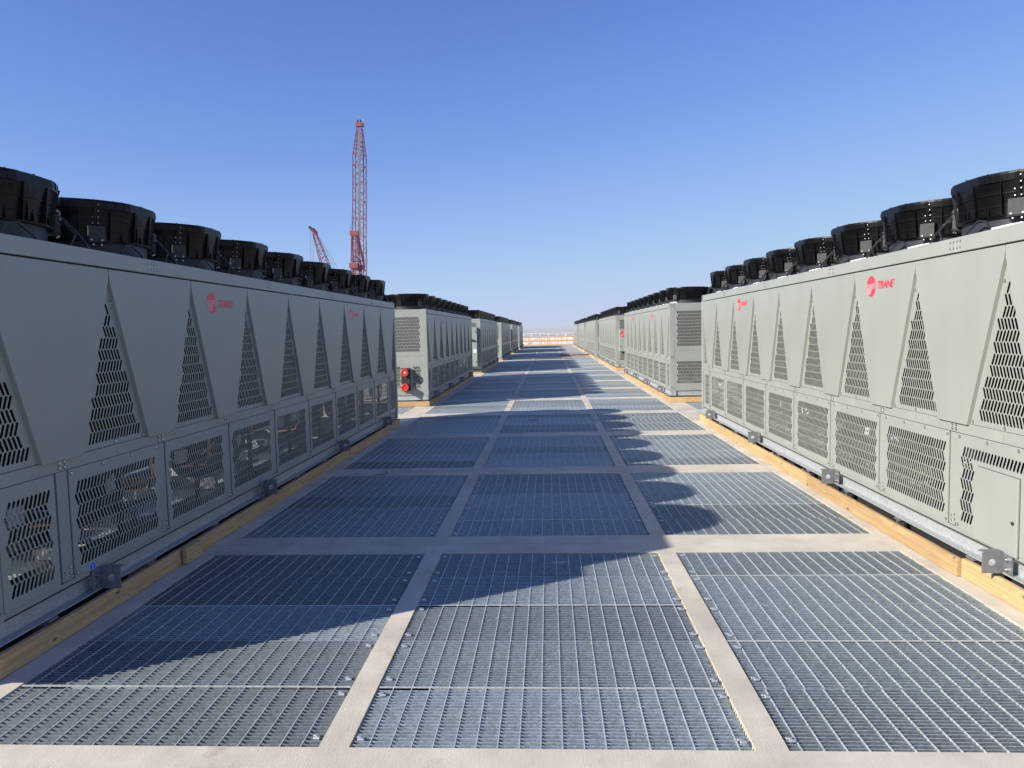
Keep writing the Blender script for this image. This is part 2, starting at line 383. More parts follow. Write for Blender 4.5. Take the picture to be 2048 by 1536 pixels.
hl.add(vs, fs); put('distant_hills', hl, None, kind='structure')

# ------------------------------------------------------------------ chiller pieces
ML = 1.2157; HL = (9 * ML + 0.23) / 2; HW = 1.125; RZ = -0.032       # RZ: how far panels sit behind the covers
ZT = 2.57
peaks = [-HL + 0.115 + ML * k for k in range(10)]
mids = [(peaks[k] + peaks[k + 1]) / 2 for k in range(9)]

def slot(cy, cz, s, n=4, w=0.0117, h=0.0425, sl=0.0118):
    # capsule leaning by s, as a closed loop (counter-clockwise in y, z)
    pts = []; hh = h - w
    for k in range(n): t = PI * k / (n - 1); pts.append((cy + s * sl + w * math.cos(t), cz + hh + w * math.sin(t)))
    for k in range(n): t = PI + PI * k / (n - 1); pts.append((cy - s * sl + w * math.cos(t), cz - hh + w * math.sin(t)))
    return pts
def perf(m, outline, slots, x=0.0, depth=0.0011, lip=0.012, T=None):
    """sheet in the plane x with real slots cut through it; outline and slots in (y, z)"""
    co = [Vector(p) for p in outline]; loops = [list(range(len(outline)))]
    for sl in slots: loops.append(list(range(len(co), len(co) + len(sl)))); co += [Vector(p) for p in sl]
    ed = [(l[i], l[(i + 1) % len(l)]) for l in loops for i in range(len(l))]
    V, E, F, ov, oe, of = delaunay_2d_cdt(co, ed, loops, 1, 1e-6)
    cent = [l for l in of]
    keep = [f for f, src in zip(F, of) if all(q == 0 for q in src)]
    vs = [(x, v.x, v.y) for v in V]
    fs = []
    for f in keep:
        a, b_, c = [V[i] for i in f[:3]]
        ccw = (b_ - a).cross(c - a) > 0 if hasattr((b_ - a), 'cross') else True
        fs.append(tuple(f) if ccw else tuple(reversed(f)))
    m.add(vs, fs, T)
    for l in loops[1:]:
        pts = [co[i] for i in l]; k = len(pts)
        vv = [(x, p.x, p.y) for p in pts] + [(x - depth, p.x, p.y) for p in pts]
        m.add(vv, [(i, (i + 1) % k, k + (i + 1) % k, k + i) for i in range(k)], T)
    pts = [co[i] for i in loops[0]]; k = len(pts)
    vv = [(x, p.x, p.y) for p in pts] + [(x - lip, p.x, p.y) for p in pts]
    m.add(vv, [((i + 1) % k, i, k + i, k + (i + 1) % k) for i in range(k)], T)
    return m
TC = [1, 2, 4, 6, 7, 8, 10, 11, 13, 14, 15, 17]
def tri_slots(n=4, half=0, lean=1):
    out = []
    for r, c in enumerate(TC):
        s = -1 if r % 2 == 0 else 1; cz = 2.157 - 0.0835 * r
        cy0 = 0.012 * ((r // 2) % 2) * 0
        for i in range(c):
            y = 0.0372 * (i + 0.5 * (r % 2) + round(-(c - 1) / 2 - 0.5 * (r % 2) + 0.01))
            if half and (y * half) < 0.03: continue
            out.append(slot(y, cz, s * lean, n))
    return out
def low_slots(w, n=4, skip=None):
    out = []; cnt = int((w - 0.11) / 0.0376)
    for r in range(7):
        s = 1 if r % 2 == 0 else -1
        for i in range(cnt):
            y = (i - (cnt - 1) / 2 + (0.25 if r % 2 == 0 else -0.25)) * 0.0376; cz = 0.940 - 0.0833 * r
            if skip and skip(y, cz, r, i, cnt): continue
            out.append(slot(y, cz, s, n))
    return out
TRI = [(-0.405, 1.160), (0.405, 1.160), (0.012, 2.36), (0.004, 2.445), (-0.004, 2.445), (-0.012, 2.36)]
PW = 1.095
def tri_mesh(n=4, lean=1): return perf(MB().m(paint), TRI, tri_slots(n, 0, lean), RZ, lip=0.02)
def half_tri(sgn, n=4):
    # half of a triangle beside a corner post; sgn = +1 keeps the +y half
    o = [(0.004, 1.160), (0.405, 1.160), (0.012, 2.36), (0.004, 2.445)]
    if sgn < 0: o = [(-p[0], p[1]) for p in reversed(o)]
    return perf(MB().m(paint), o, tri_slots(n, sgn), RZ, lip=0.02)
def low_mesh(w, n=4, skip=None):
    return perf(MB().m(paint), [(-w / 2, 0.335), (w / 2, 0.335), (w / 2, 1.072), (-w / 2, 1.072)], low_slots(w, n, skip), RZ + 0.012)
HPW = ML / 2 - 0.055 - 0.006
COVER = [(-0.200, 1.150), (0.200, 1.150), (ML / 2 - 0.014, 2.345), (ML / 2 - 0.0055, 2.40), (ML / 2 - 0.0055, 2.447), (-ML / 2 + 0.0055, 2.447), (-ML / 2 + 0.0055, 2.40), (-ML / 2 + 0.014, 2.345)]
def cover_mb(): return MB().m(paint).prism(COVER, -0.045, 0.0, 0.0025)
def rail_mb():                                          # horizontal rail of one module with a seam at its ends
    return MB().m(paint).box(RZ - 0.02, RZ + 0.009, -ML / 2 + 0.0015, ML / 2 - 0.0015, 1.076, 1.157)
def post_mb(): return MB().m(paint).box(RZ - 0.02, RZ + 0.004, -0.0545, 0.0545, 0.335, 1.074)
def cap_mb(): return MB().m(paint).bbox(-0.06, 0.0, -ML + 0.001, ML - 0.001, 2.459, 2.572, 0.003)
def sill_mb(): return MB().m(paint).box(RZ - 0.03, RZ + 0.010, -HL + 0.11, HL - 0.11, 0.302, 0.333)
def back_mb():                                          # dark strips behind the seams
    b = MB().m(gasket)
    b.box(-0.058, -0.046, -HL + 0.02, HL - 0.02, 2.40, 2.47)
    for y in peaks[1:-1]:
        b.box(-0.020, -0.014, y - 0.012, y + 0.012, 2.37, 2.449)
        xx = RZ + 0.0045; w_ = PW / 2
        b.box(xx - 0.002, xx, y - w_ - 0.007, y - w_ - 0.0005, 0.336, 1.074).box(xx - 0.002, xx, y + w_ + 0.0005, y + w_ + 0.007, 0.336, 1.074)
    b.box(RZ - 0.01, RZ + 0.005, -HL + 0.11, HL - 0.11, 0.3335, 0.3365)
    b.box(-0.060, -0.006, -HL + 0.004, HL - 0.004, 0.3003, 0.3018)
    b.box(RZ - 0.01, RZ + 0.0095, -HL + 0.12, HL - 0.12, 1.0725, 1.0755)
    return b
def screws_mb():
    m = MB().m(rivet_m)
    for y in mids:
        for a in (-0.026, 0.026):
            for z in (1.098, 1.133): m.screw(RZ + 0.009, y + a, z, 0.0095)
        for a in (-0.024, 0.024):
            for z in (0.375, 0.412): m.screw(RZ + 0.004, y + a, z + a * 0.35, 0.007)
        m.screw(RZ + 0.004, y + 0.040, 0.352, 0.008)
    for y in peaks[1:-1]:
        for a, z in ((-0.045, 2.205), (0.045, 2.205), (-0.215, 1.80), (0.215, 1.80), (-0.375, 1.18), (0.0, 1.18), (0.375, 1.18)): m.screw(RZ, y + a, z, 0.0095)
        for a, z in ((-0.525, 1.045), (-0.175, 1.048), (0.175, 1.048), (0.525, 1.045), (-0.525, 0.36), (0.525, 0.36)): m.screw(RZ + 0.012, y + a, z, 0.009)
    for k in range(9):
        if k % 2 == 1:
            for i in range(4):
                for z in (2.492, 2.540): m.screw(0.0, mids[k] + (i - 1.5) * 0.045, z, 0.0065)
    return m

def unit_frame():                                       # galvanised base: two channels, cross members, end channels
    b = MB().m(galv_m)
    for s in (1, -1):
        x = s * HW
        b.box(*sorted((x - s * 0.075, x - s * 0.068)), -HL, HL, 0.172, 0.300)
        b.box(*sorted((x - s * 0.068, x)), -HL, HL, 0.172, 0.179)
        b.box(*sorted((x - s * 0.068, x - s * 0.015)), -HL, HL, 0.293, 0.300)
    for y in [-HL + 0.15] + [peaks[k] for k in range(1, 9)] + [HL - 0.15]: b.box(-HW + 0.075, HW - 0.075, y - 0.04, y + 0.04, 0.19, 0.29)
    for s in (1, -1):
        y = s * HL
        b.box(-HW + 0.16, HW - 0.16, *sorted((y - s * 0.03, y - s * 0.036)), 0.172, 0.30)
        b.box(-HW + 0.25, HW - 0.25, *sorted((y, y - s * 0.03)), 0.172, 0.178)
        for x in (-HW + 0.01, -0.12, HW - 0.16): b.bbox(x, x + 0.15, *sorted((y, y - s * 0.012)), 0.165, 0.302, 0.002)
        b.m(rivet_m)
        for x in (-HW + 0.01, -0.12, HW - 0.16):
            for dx in (0.03, 0.12):
                for z in (0.195, 0.27): b.box(x + dx - 0.008, x + dx + 0.008, *sorted((y + s * 0.006, y)), z - 0.008, z + 0.008)
        b.m(galv_m)
    return b
def corner_post_mb():
    b = MB().m(paint)
    b.bbox(-0.118, 0.0, -0.118, 0.0, 0.30, 2.57, 0.004)
    b.m(steel)
    for z in (2.53, 2.49, 1.20, 1.15, 0.40, 0.36):
        for x in (-0.035, -0.08):
            vs = []
            b.box(x - 0.009, x + 0.009, -0.0, 0.005, z - 0.009, z + 0.009)
    return b
def end_panel_mb(w, z0, z1, skip=None, n=3):
    rows = int((z1 - z0 - 0.16) / 0.0835); cnt = int((w - 0.14) / 0.0376); sl = []
    for r in range(rows):
        for i in range(cnt):
            y = (i - (cnt - 1) / 2 + (0.25 if r % 2 else -0.25)) * 0.0376; z = z1 - 0.115 - 0.0835 * r
            if skip and skip(y, z): continue
            sl.append(slot(y, z, 1 if r % 2 else -1, n))
    m = perf(MB().m(paint), [(-w / 2, z0), (w / 2, z0), (w / 2, z1), (-w / 2, z1)], sl, 0.0)
    m.m(rivet_m)
    for a in (-w / 2 + 0.03, 0, w / 2 - 0.03):
        for z in (z0 + 0.03, z1 - 0.03): m.screw(0.0, a, z, 0.0085)
    return m
EW = (2 * HW - 0.118 * 2 - 0.06) / 2
def interior_mb():
    b = MB().m(coil_m)
    for y in mids:                                       # V of two coil slabs per module
        for s in (-1, 1):
            a0, a1 = 0.19, ML / 2 - 0.025
            b.add([(-1.04, y + s * a0, 1.16), (1.04, y + s * a0, 1.16), (1.04, y + s * a1, 2.40), (-1.04, y + s * a1, 2.40),
                   (-1.04, y + s * (a0 - .04), 1.16), (1.04, y + s * (a0 - .04), 1.16), (1.04, y + s * (a1 - .04), 2.40), (-1.04, y + s * (a1 - .04), 2.40)],
                  [(0, 1, 2, 3), (7, 6, 5, 4), (0, 4, 5, 1), (3, 2, 6, 7), (0, 3, 7, 4), (1, 5, 6, 2)])
    b.m(paint_dark)
    for y in mids: b.box(-1.05, 1.05, y - 0.19, y + 0.19, 1.10, 1.15)
    b.box(-0.06, 0.06, -HL + 0.1, HL - 0.1, 1.16, 2.4)   # centre divider
    return b
def machinery_mb(seed=1):
    r = random.Random(seed); b = MB()
    for y in (-3.9, -1.5, 1.4, 3.8):
        b.m(comp_m)
        b.tube([(0.45, y - 0.5, 0.62), (0.45, y - 0.45, 0.62), (0.45, y + 0.4, 0.62), (0.45, y + 0.48, 0.62)], [0.12, 0.2, 0.2, 0.14], 16)
        b.box(0.55, 0.8, y - 0.12, y + 0.2, 0.68, 0.92)
        b.m(white_m).box(0.801, 0.804, y - 0.04, y + 0.08, 0.72, 0.83)
        b.m(box_grey).box(0.2, 0.75, y - 0.5, y - 0.44, 0.33, 0.46).box(0.2, 0.75, y + 0.38, y + 0.44, 0.33, 0.46)
    b.m(insul).tube([(-0.35, -4.8, 0.68), (-0.35, 4.8, 0.68)], 0.21, 16)
    b.tube([(0.12, -5.2, 0.95), (0.12, 5.2, 0.95)], 0.09, 10)
    for y in mids:
        b.m(copper); yy = y + r.uniform(-0.25, 0.25); x = r.uniform(0.80, 0.95)
        b.tube([(x, yy, 1.13), (x, yy, 0.75), (x - 0.06, yy + 0.04, 0.66), (x - 0.35, yy + 0.12, 0.62)], 0.016, 8)
        b.tube([(x - 0.12, yy + 0.2, 1.13), (x - 0.12, yy + 0.2, 0.98), (x - 0.2, yy + 0.45, 0.93), (x - 0.2, yy + 0.75, 0.93)], 0.024, 8)
        if r.random() < 0.6: b.m(steel).tube([(x, yy - 0.3, 0.82), (x + 0.02, yy - 0.2, 0.80), (x, yy + 0.1, 0.86)], 0.011, 6)
        
        if r.random() < 0.35: b.m(white_sheet).box(x - 0.15, x - 0.1, yy - 0.4, yy - 0.25, 0.74, 0.86)
        b.m(comp_m).box(0.98, 1.02, y - 0.46, y - 0.43, 0.34, 1.10).box(0.99, 1.02, y - 0.46, y + 0.5, 0.60, 0.63)
    b.m(comp_m).box(0.62, 1.04, -HL + 0.12, HL - 0.12, 0.303, 0.312).m(box_grey).box(-1.04, -0.75, -HL + 0.12, HL - 0.12, 0.303, 0.312)
    return b
def lug_mb(f):                                            # lifting lug: plate square to the side, with a hole, and a bolted foot
    b = MB().m(box_grey); bm = bmesh.new()
    hole = [(0.085 + 0.026 * math.cos(2 * PI * k / 14), 0.075 + 0.026 * math.sin(2 * PI * k / 14)) for k in range(14)]
    outl = [(0.0, 0.0), (0.150, 0.0), (0.150, 0.142), (0.138, 0.155), (0.0, 0.155)]
    co = [Vector(p) for p in outl] + [Vector(p) for p in hole]
    loops = [list(range(5)), list(range(5, 19))]
    ed = [(l[i], l[(i + 1) % len(l)]) for l in loops for i in range(len(l))]
    V, E, F, ov, oe, of = delaunay_2d_cdt(co, ed, loops, 1, 1e-6)
    keep = [tuple(f) for f, s in zip(F, of) if all(q == 0 for q in s)]
    for y, fl in ((-0.006, 1), (0.006, 0)):
        b.add([(v.x, y, v.y) for v in V], [f if fl else tuple(reversed(f)) for f in keep])
    for l in loops:
        k = len(l); b.add([(co[i].x, -0.006, co[i].y) for i in l] + [(co[i].x, 0.006, co[i].y) for i in l], [(i, (i + 1) % k, k + (i + 1) % k, k + i) for i in range(k)])
    b.box(0.0, 0.008, *sorted((f * 0.006, f * 0.095)), 0.0, 0.155)
    b.box(0.0, 0.150, *sorted((-f * 0.006, -f * 0.05)), 0.149, 0.155)
    b.m(steel)
    for z in (0.04, 0.11): b.tube([(0.008, f * 0.052, z), (0.024, f * 0.052, z)], 0.017, 6).tube([(0.008, f * 0.052, z), (0.034, f * 0.052, z)], 0.008, 6)
    return b
def isolator_mb():
    b = MB().m(box_grey).box(-0.09, 0.02, -0.06, 0.06, 0.0, 0.012).box(-0.09, 0.02, -0.045, 0.045, 0.155, 0.170).box(-0.09, 0.0, -0.05, -0.042, 0.012, 0.155)
    b.m(rubber).lathe([(0.035, 0.012), (0.04, 0.05), (0.033, 0.08), (0.04, 0.11), (0.035, 0.155)], 10, Matrix.Translation((-0.04, 0, 0)))
    b.m(steel).tube([(-0.0, 0.03, 0.10), (0.03, 0.03, 0.10)], 0.012, 6); return b

# fan: flared black diffuser on a slate collar
FL = 0.530
def rho(r, t):
    d = abs(((t + PI / 4) % (PI / 2)) - PI / 4)     # angle from the nearest side of the clipped rim
    return min(r, FL / math.cos(d))
def ring(m, prof, n=64, flip=False):
    vs = []; fs = []
    for (r, z) in prof:
        for k in range(n): t = 2 * PI * k / n; q = rho(r, t); vs.append((q * math.cos(t), q * math.sin(t), z))
    for i in range(len(prof) - 1):
        for k in range(n):
            f = (i * n + k, i * n + (k + 1) % n, (i + 1) * n + (k + 1) % n, (i + 1) * n + k); fs.append(tuple(reversed(f)) if flip else f)
    return m.add(vs, fs)
def rz_at(z):                                             # body radius at height z
    P = [(0.12, 0.494), (0.20, 0.503), (0.30, 0.526), (0.36, 0.546), (0.42, 0.552)]
    for (a, ra), (b_, rb) in zip(P, P[1:]):
        if z <= b_: return ra + (rb - ra) * (z - a) / (b_ - a)
    return P[-1][1]
def diffuser_mb(n=64, ribs=True):
    m = MB().m(plastic)
    ring(m, [(0.44, 0.112), (0.522, 0.112), (0.525, 0.122), (0.495, 0.124), (0.503, 0.20), (0.526, 0.30), (0.545, 0.352), (0.557, 0.354), (0.561, 0.400), (0.556, 0.418), (0.535, 0.420), (0.50, 0.33), (0.44, 0.16), (0.43, 0.112)], n)
    if ribs:
        def fin(t, z0, z1, o0, o1, th=0.0035):
            c, s = math.cos(t), math.sin(t); vs = []
            for z, o in ((z0, o0), (z1, o1)):
                q = rho(rz_at(z), t) - 0.004
                for rr in (q, q + o + 0.004):
                    for e in (-th, th): vs.append((rr * c - e * s, rr * s + e * c, z))
            m.add(vs, [(0, 2, 6, 4), (3, 1, 5, 7), (2, 3, 7, 6), (4, 6, 7, 5), (0, 1, 3, 2)])
        for k in range(16):
            t = 2 * PI * (k + 0.5) / 16; fin(t, 0.122, 0.36, 0.030, 0.010)
            fin(t + PI / 16, 0.122, 0.20, 0.020, 0.003); 
            if k % 2: fin(t + PI / 32, 0.122, 0.25, 0.018, 0.002)
        for k in range(48):
            t = 2 * PI * k / 48; c, s = math.cos(t), math.sin(t); q = rho(0.560, t); th = 0.003
            if q < 0.555: continue
            m.add([((q - 0.006) * c - e * s, (q - 0.006) * s + e * c, z) for z in (0.362, 0.412) for e in (-th, th)] + [((q + 0.003) * c - e * s, (q + 0.003) * s + e * c, z) for z in (0.366, 0.408) for e in (-th, th)],
                  [(0, 1, 5, 4), (1, 3, 7, 5), (3, 2, 6, 7), (2, 0, 4, 6), (4, 5, 7, 6)])
        for z in (0.185, 0.272):
            r0 = rz_at(z); ring(m, [(r0 - 0.003, z - 0.005), (r0 + 0.007, z - 0.003), (r0 + 0.007, z + 0.003), (r0 - 0.003, z + 0.005)], n)
    return m
def collar_mb(n=40): return MB().m(collar_m).lathe([(0.482, 0.0), (0.482, 0.113)], n)
def guard_mb():
    m = MB().m(plastic)
    for r in (0.10, 0.17, 0.24, 0.31, 0.38, 0.45, 0.51):
        m.tube([(min(r, 0.50) * math.cos(2 * PI * k / 24), min(r, 0.50) * math.sin(2 * PI * k / 24), 0.425 - 0.02 * (r > 0.45)) for k in range(25)], 0.0028, 3, False)
    for k in range(16): t = 2 * PI * k / 16; m.tube([(0.07 * math.cos(t), 0.07 * math.sin(t), 0.432), (0.535 * math.cos(t), 0.535 * math.sin(t), 0.424)], 0.003, 3, False)
    m.lathe([(0.0001, 0.436), (0.08, 0.434), (0.08, 0.425)], 16); return m
def rotor_mb():
    m = MB().m(plastic).lathe([(0.10, 0.10), (0.10, 0.24), (0.0001, 0.25)], 16)
    for k in range(5):
        t0 = 2 * PI * k / 5; vs = []
        for r, dt, dz in ((0.09, 0.55, 0.07), (0.25, 0.42, 0.055), (0.415, 0.36, 0.04)):
            vs += [(r * math.cos(t0), r * math.sin(t0), 0.15), (r * math.cos(t0 + dt), r * math.sin(t0 + dt), 0.15 + dz)]
        m.add(vs, [(0, 1, 3, 2), (2, 3, 5, 4)])
    return m
def strap_mb(one=True):                                            # bolted seam of the diffuser halves, facing -y and +y
    m = MB()
    for S in [Matrix.Identity(4)] if one else [Matrix.Rotation(PI / 4 + PI / 2 * sg, 4, 'Z') for sg in range(4)]:
        m.m(plastic).add([(a, -(rz_at(z) + o), z) for z, o in ((0.21, 0.016), (0.40, 0.030)) for a in (-0.014, 0.014)] + [(a, -(rz_at(z) - 0.004), z) for z in (0.21, 0.40) for a in (-0.014, 0.014)],
              [(0, 1, 3, 2), (0, 2, 6, 4), (1, 5, 7, 3), (0, 4, 5, 1), (2, 3, 7, 6)], S)
        m.m(steel)
        for z in (0.245, 0.29, 0.335, 0.38):
            for a in ((-0.019, 0.019) if z < 0.30 else (0.019,)): m.box(a - 0.0036, a + 0.0036, -(rz_at(z) + 0.022), -(rz_at(z) + 0.002), z - 0.0036, z + 0.0036, S)
    return m
def tbox_mb(one=True):                                             # zinc bracket box at the foot of the seam
    m = MB()
    for S in [Matrix.Identity(4)] if one else [Matrix.Rotation(PI / 4 + PI / 2 * sg, 4, 'Z') for sg in range(4)]:
        m.m(box_dark).bbox(-0.058, 0.058, -0.556, -0.505, 0.105, 0.222, 0.003, S)
        m.m(plastic).box(-0.065, 0.065, -0.560, -0.47, 0.094, 0.104, S)
        m.m(steel)
        for a in (-0.042, 0.030): m.box(a, a + 0.010, -0.558, -0.552, 0.112, 0.122, S)
        for a in (-0.03, 0.025): m.box(a, a + 0.010, -0.555, -0.545, 0.078, 0.088, S)
    return m
diff_me = diffuser_mb().mesh('fan'); collar_me = collar_mb().mesh('collar', True); guard_me = guard_mb().mesh('guard'); rotor_me = rotor_mb().mesh('rotor')
strap_me = strap_mb().mesh('seam_strap'); tbox_me = tbox_mb().mesh('terminal_box')
farfan = diffuser_mb(32, False); farfan.extend(collar_mb(20)); farfan.extend(strap_mb(False)); farfan.extend(tbox_mb(False)); farfan.extend(MB().m(plastic).lathe([(0.5, 0.30), (0.0001, 0.30)], 16)); farfan_me = farfan.mesh('fan')
# cable from the fan to the roof edge (aisle side)
def cable_mb(f):
    c = MB().m(cable_m); P_ = []
    def nx(nm='cable'):
        nonlocal c
        P_.append((nm, c.mesh(nm))); c = MB().m(cable_m)
    c.tube([(0.37, f * 0.36, 0.26), (0.41, f * 0.44, 0.20), (0.46, f * 0.54, 0.09), (0.49, f * 0.60, 0.0)], 0.009, 6); nx()
    c.tube([(0.38, f * 0.34, 0.21), (0.46, f * 0.36, 0.17), (0.53, f * 0.36, 0.09), (0.53, f * 0.30, 0.0)], 0.008, 6); nx()
    c.tube([(0.39, f * 0.33, 0.19), (0.47, f * 0.42, 0.15), (0.51, f * 0.50, 0.06), (0.52, f * 0.52, 0.0)], 0.006, 5); nx()
    c.tube([(0.50, -f * 0.30, 0.0), (0.53, -f * 0.27, 0.08), (0.535, -f * 0.18, 0.095), (0.54, -f * 0.06, 0.03), (0.54, -f * 0.02, 0.0)], 0.008, 6); nx()
    c.m(box_grey).bbox(0.33, 0.40, *sorted((f * 0.345, f * 0.41)), 0.16, 0.27, 0.004)
    c.m(steel)
    for z in (0.245, 0.205): c.tube([(0.40, f * 0.365, z), (0.425, f * 0.372, z - 0.008)], 0.013, 8)
    nx('terminal_box'); return P_
cable_me = {1: cable_mb(1), -1: cable_mb(-1)}

cover_box = MB().m(white_sheet).bbox(-0.05, 0.10, -0.13, 0.13, 0.0, 0.030, 0.003).bbox(-0.04, 0.03, -0.06, 0.10, 0.030, 0.042, 0.003).mesh('roof_junction_cover')

# shared meshes
tri_me = tri_mesh(4).mesh('triangular_vent_panel'); tri_me2 = tri_mesh(4, -1).mesh('triangular_vent_panel'); htp_me = half_tri(1).mesh('corner_vent_panel'); htm_me = half_tri(-1).mesh('corner_vent_panel')
low_me = low_mesh(PW, 5).mesh('lower_vent_panel'); hlow_me = low_mesh(HPW - 0.055, 4).mesh('narrow_vent_panel')
def doorskip(y, z, r, i, c): return r > 0 and not (i < 4 or i > c - 4)
dl = low_mesh(PW, 5, doorskip); door_panel_me = dl.mesh('lower_vent_panel')
door_me = MB().m(paint).bbox(RZ + 0.012, RZ + 0.030, -0.275, 0.205, 0.318, 0.862, 0.003).m(gasket).box(RZ + 0.0125, RZ + 0.014, -0.278, 0.208, 0.315, 0.865).tube([(RZ + 0.03, 0.165, 0.55), (RZ + 0.038, 0.165, 0.55)], 0.012, 10).mesh('access_door')
cover_me = cover_mb().mesh('side_cover'); rail_me = rail_mb().mesh('mid_rail'); post_me = post_mb().mesh('frame_post'); cap_me = None
cap_ys = [-HL] + [mids[k] for k in (1, 3, 5, 7)] + [HL]
cap_list = [(MB().m(paint).bbox(-0.06, 0.0, (a - b_) / 2 + 0.001, (b_ - a) / 2 - 0.001, 2.459, 2.572, 0.003).mesh('roof_cap'), (a + b_) / 2) for a, b_ in zip(cap_ys, cap_ys[1:])]
sill_me = sill_mb().mesh('sill'); frame_me = unit_frame().mesh('base_frame'); cpost_me = corner_post_mb().mesh('corner_post')
screws_me = screws_mb().mesh('screws'); back_me = back_mb().mesh('seam_backing'); inter_me = interior_mb().mesh('coil_bank')
mach_me = [machinery_mb(k).mesh('machinery') for k in range(3)]
lug_me = {1: lug_mb(1).mesh('lifting_lug'), -1: lug_mb(-1).mesh('lifting_lug')}; iso_me = isolator_mb().mesh('isolator')
roof_me = MB().m(paint).box(-HW + 0.06, HW - 0.06, -HL + 0.004, HL - 0.004, 2.52, 2.567).m(gasket).box(-HW + 0.05, HW - 0.05, -HL + 0.1, HL - 0.1, 2.40, 2.41).mesh('roof_plate')
eu_me = end_panel_mb(EW, 1.335, 2.445).mesh('upper_end_panel'); el_me = end_panel_mb(EW, 0.315, 1.142).mesh('lower_end_panel')
elp_me = end_panel_mb(EW, 0.315, 1.142, lambda y, z: abs(y - 0.03) < 0.17).mesh('lower_end_panel')
ef_me = MB().m(paint).box(-0.03, -0.006, -HW + 0.118, HW - 0.118, 1.142, 1.335).box(-0.03, -0.006, -HW + 0.118, HW - 0.118, 2.447, 2.567).box(-0.03, -0.006, -0.03, 0.03, 0.315, 1.142).box(-0.03, -0.006, -0.03, 0.03, 1.335, 2.447).box(-0.03, -0.005, -HW + 0.118, HW - 0.118, 0.300, 0.3145).mesh('end_frame')
# joined side for the rear faces and for the far units
sj = MB()
T3 = {'t': tri_mesh(3), 'hp': half_tri(1, 3), 'hm': half_tri(-1, 3), 'l': low_mesh(PW, 3), 'hl': low_mesh(HPW - 0.055, 3), 'c': cover_mb(), 'r': rail_mb(), 'p': post_mb()}
for k in range(9):
    Y = Matrix.Translation((0, mids[k], 0)); sj.extend(T3['c'], Y).extend(T3['r'], Y).extend(T3['p'], Y)
for k in range(1, 9):
    Y = Matrix.Translation((0, peaks[k], 0)); sj.extend(T3['t'], Y).extend(T3['l'], Y)
sj.extend(T3['hp'], Matrix.Translation((0, peaks[0], 0))).extend(T3['hm'], Matrix.Translation((0, peaks[9], 0)))
sj.extend(T3['hl'], Matrix.Translation((0, peaks[0] + (ML / 2 - 0.055) / 2, 0))).extend(T3['hl'], Matrix.Translation((0, peaks[9] - (ML / 2 - 0.055) / 2, 0)))
sj.extend(sill_mb()).extend(back_mb()); sj.m(paint).bbox(-0.06, 0.0, -HL, HL, 2.459, 2.572, 0.003)
side_me = sj.mesh('side_panels')
so_ = MB()
for k in range(9):
    Y = Matrix.Translation((0, mids[k], 0)); so_.extend(T3['c'], Y).extend(T3['r'], Y).extend(T3['p'], Y)
for k in range(1, 9):
    Y = Matrix.Translation((0, peaks[k], 0)); so_.extend(T3['t'], Y)
    if k not in (5, 8): so_.extend(T3['l'], Y)  # lower panels left out of this unseen rear so sunlight gets inside
so_.extend(T3['hp'], Matrix.Translation((0, peaks[0], 0))).extend(T3['hm'], Matrix.Translation((0, peaks[9], 0))).extend(sill_mb()); so_.m(paint).bbox(-0.06, 0.0, -HL, HL, 2.459, 2.572, 0.003)
rear_open_me = so_.mesh('rear_side_panels')

# logo: disc, stripes and lettering (reading towards +y on a face looking to +x)
lg = MB().m(red_m).add([(0.0, 0, 0)] + [(0.0, 0.101 * math.cos(2 * PI * k / 40), 0.101 * math.sin(2 * PI * k / 40)) for k in range(40)], [(0, 1 + k, 1 + (k + 1) % 40) for k in range(40)])
lg.m(white_m)
def diag(z): return 0.028 + 0.45 * z
for i in range(9):
    z = 0.022 - i * 0.0115; hw = math.sqrt(0.101 ** 2 - z ** 2) - 0.006; th = 0.0014 + 0.00015 * i
    e = min(hw, diag(z) - 0.0)
    if e > -hw: lg.add([(0.0008, -hw, z - th), (0.0008, e, z - th), (0.0008, e, z + th), (0.0008, -hw, z + th)], [(0, 1, 2, 3)])
for i in range(6):
    z = 0.036 - i * 0.0115; hw = math.sqrt(0.101 ** 2 - z ** 2) - 0.004; th = 0.0014
    lg.add([(0.0008, diag(z) + 0.016, z - th), (0.0008, hw, z - th), (0.0008, hw, z + th), (0.0008, diag(z) + 0.016, z + th)], [(0, 1, 2, 3)])
lg.add([(0.0009, diag(-0.025) - 0.005, -0.025), (0.0009, diag(-0.025) + 0.001, -0.025), (0.0009, diag(0.034) + 0.010, 0.034), (0.0009, diag(0.034) + 0.002, 0.034)], [(0, 1, 2, 3)])
disc_me = lg.mesh('logo_disc')
def text_mesh(txt, size, shear, offset, name):
    cu = bpy.data.curves.new(name, 'FONT'); cu.body = txt; cu.size = size; cu.shear = shear; cu.offset = offset; cu.resolution_u = 4; cu.space_character = 0.86
    ob = bpy.data.objects.new(name, cu); C.objects.link(ob); bpy.context.view_layer.update()
    me = bpy.data.meshes.new_from_object(ob.evaluated_get(bpy.context.evaluated_depsgraph_get()))
    C.objects.unlink(ob); bpy.data.objects.remove(ob)
    return [v.co.copy() for v in me.vertices], [tuple(p.vertices) for p in me.polygons]
V, F = text_mesh('TRANE', 0.1, 0.24, 0.0040, 'lettering')
x0 = min(v.x for v in V); x1 = max(v.x for v in V); y0 = min(v.y for v in V); y1 = max(v.y for v in V)
tm = MB().m(red_m).add([(0.0, (v.x - x0) / (x1 - x0) * 0.335, (v.y - y0) / (y1 - y0) * 0.076) for v in V], F)
V2, F2 = text_mesh('®', 0.1, 0, 0, 'mark')
xa = min(v.x for v in V2); xb = max(v.x for v in V2); ya = min(v.y for v in V2); yb = max(v.y for v in V2)
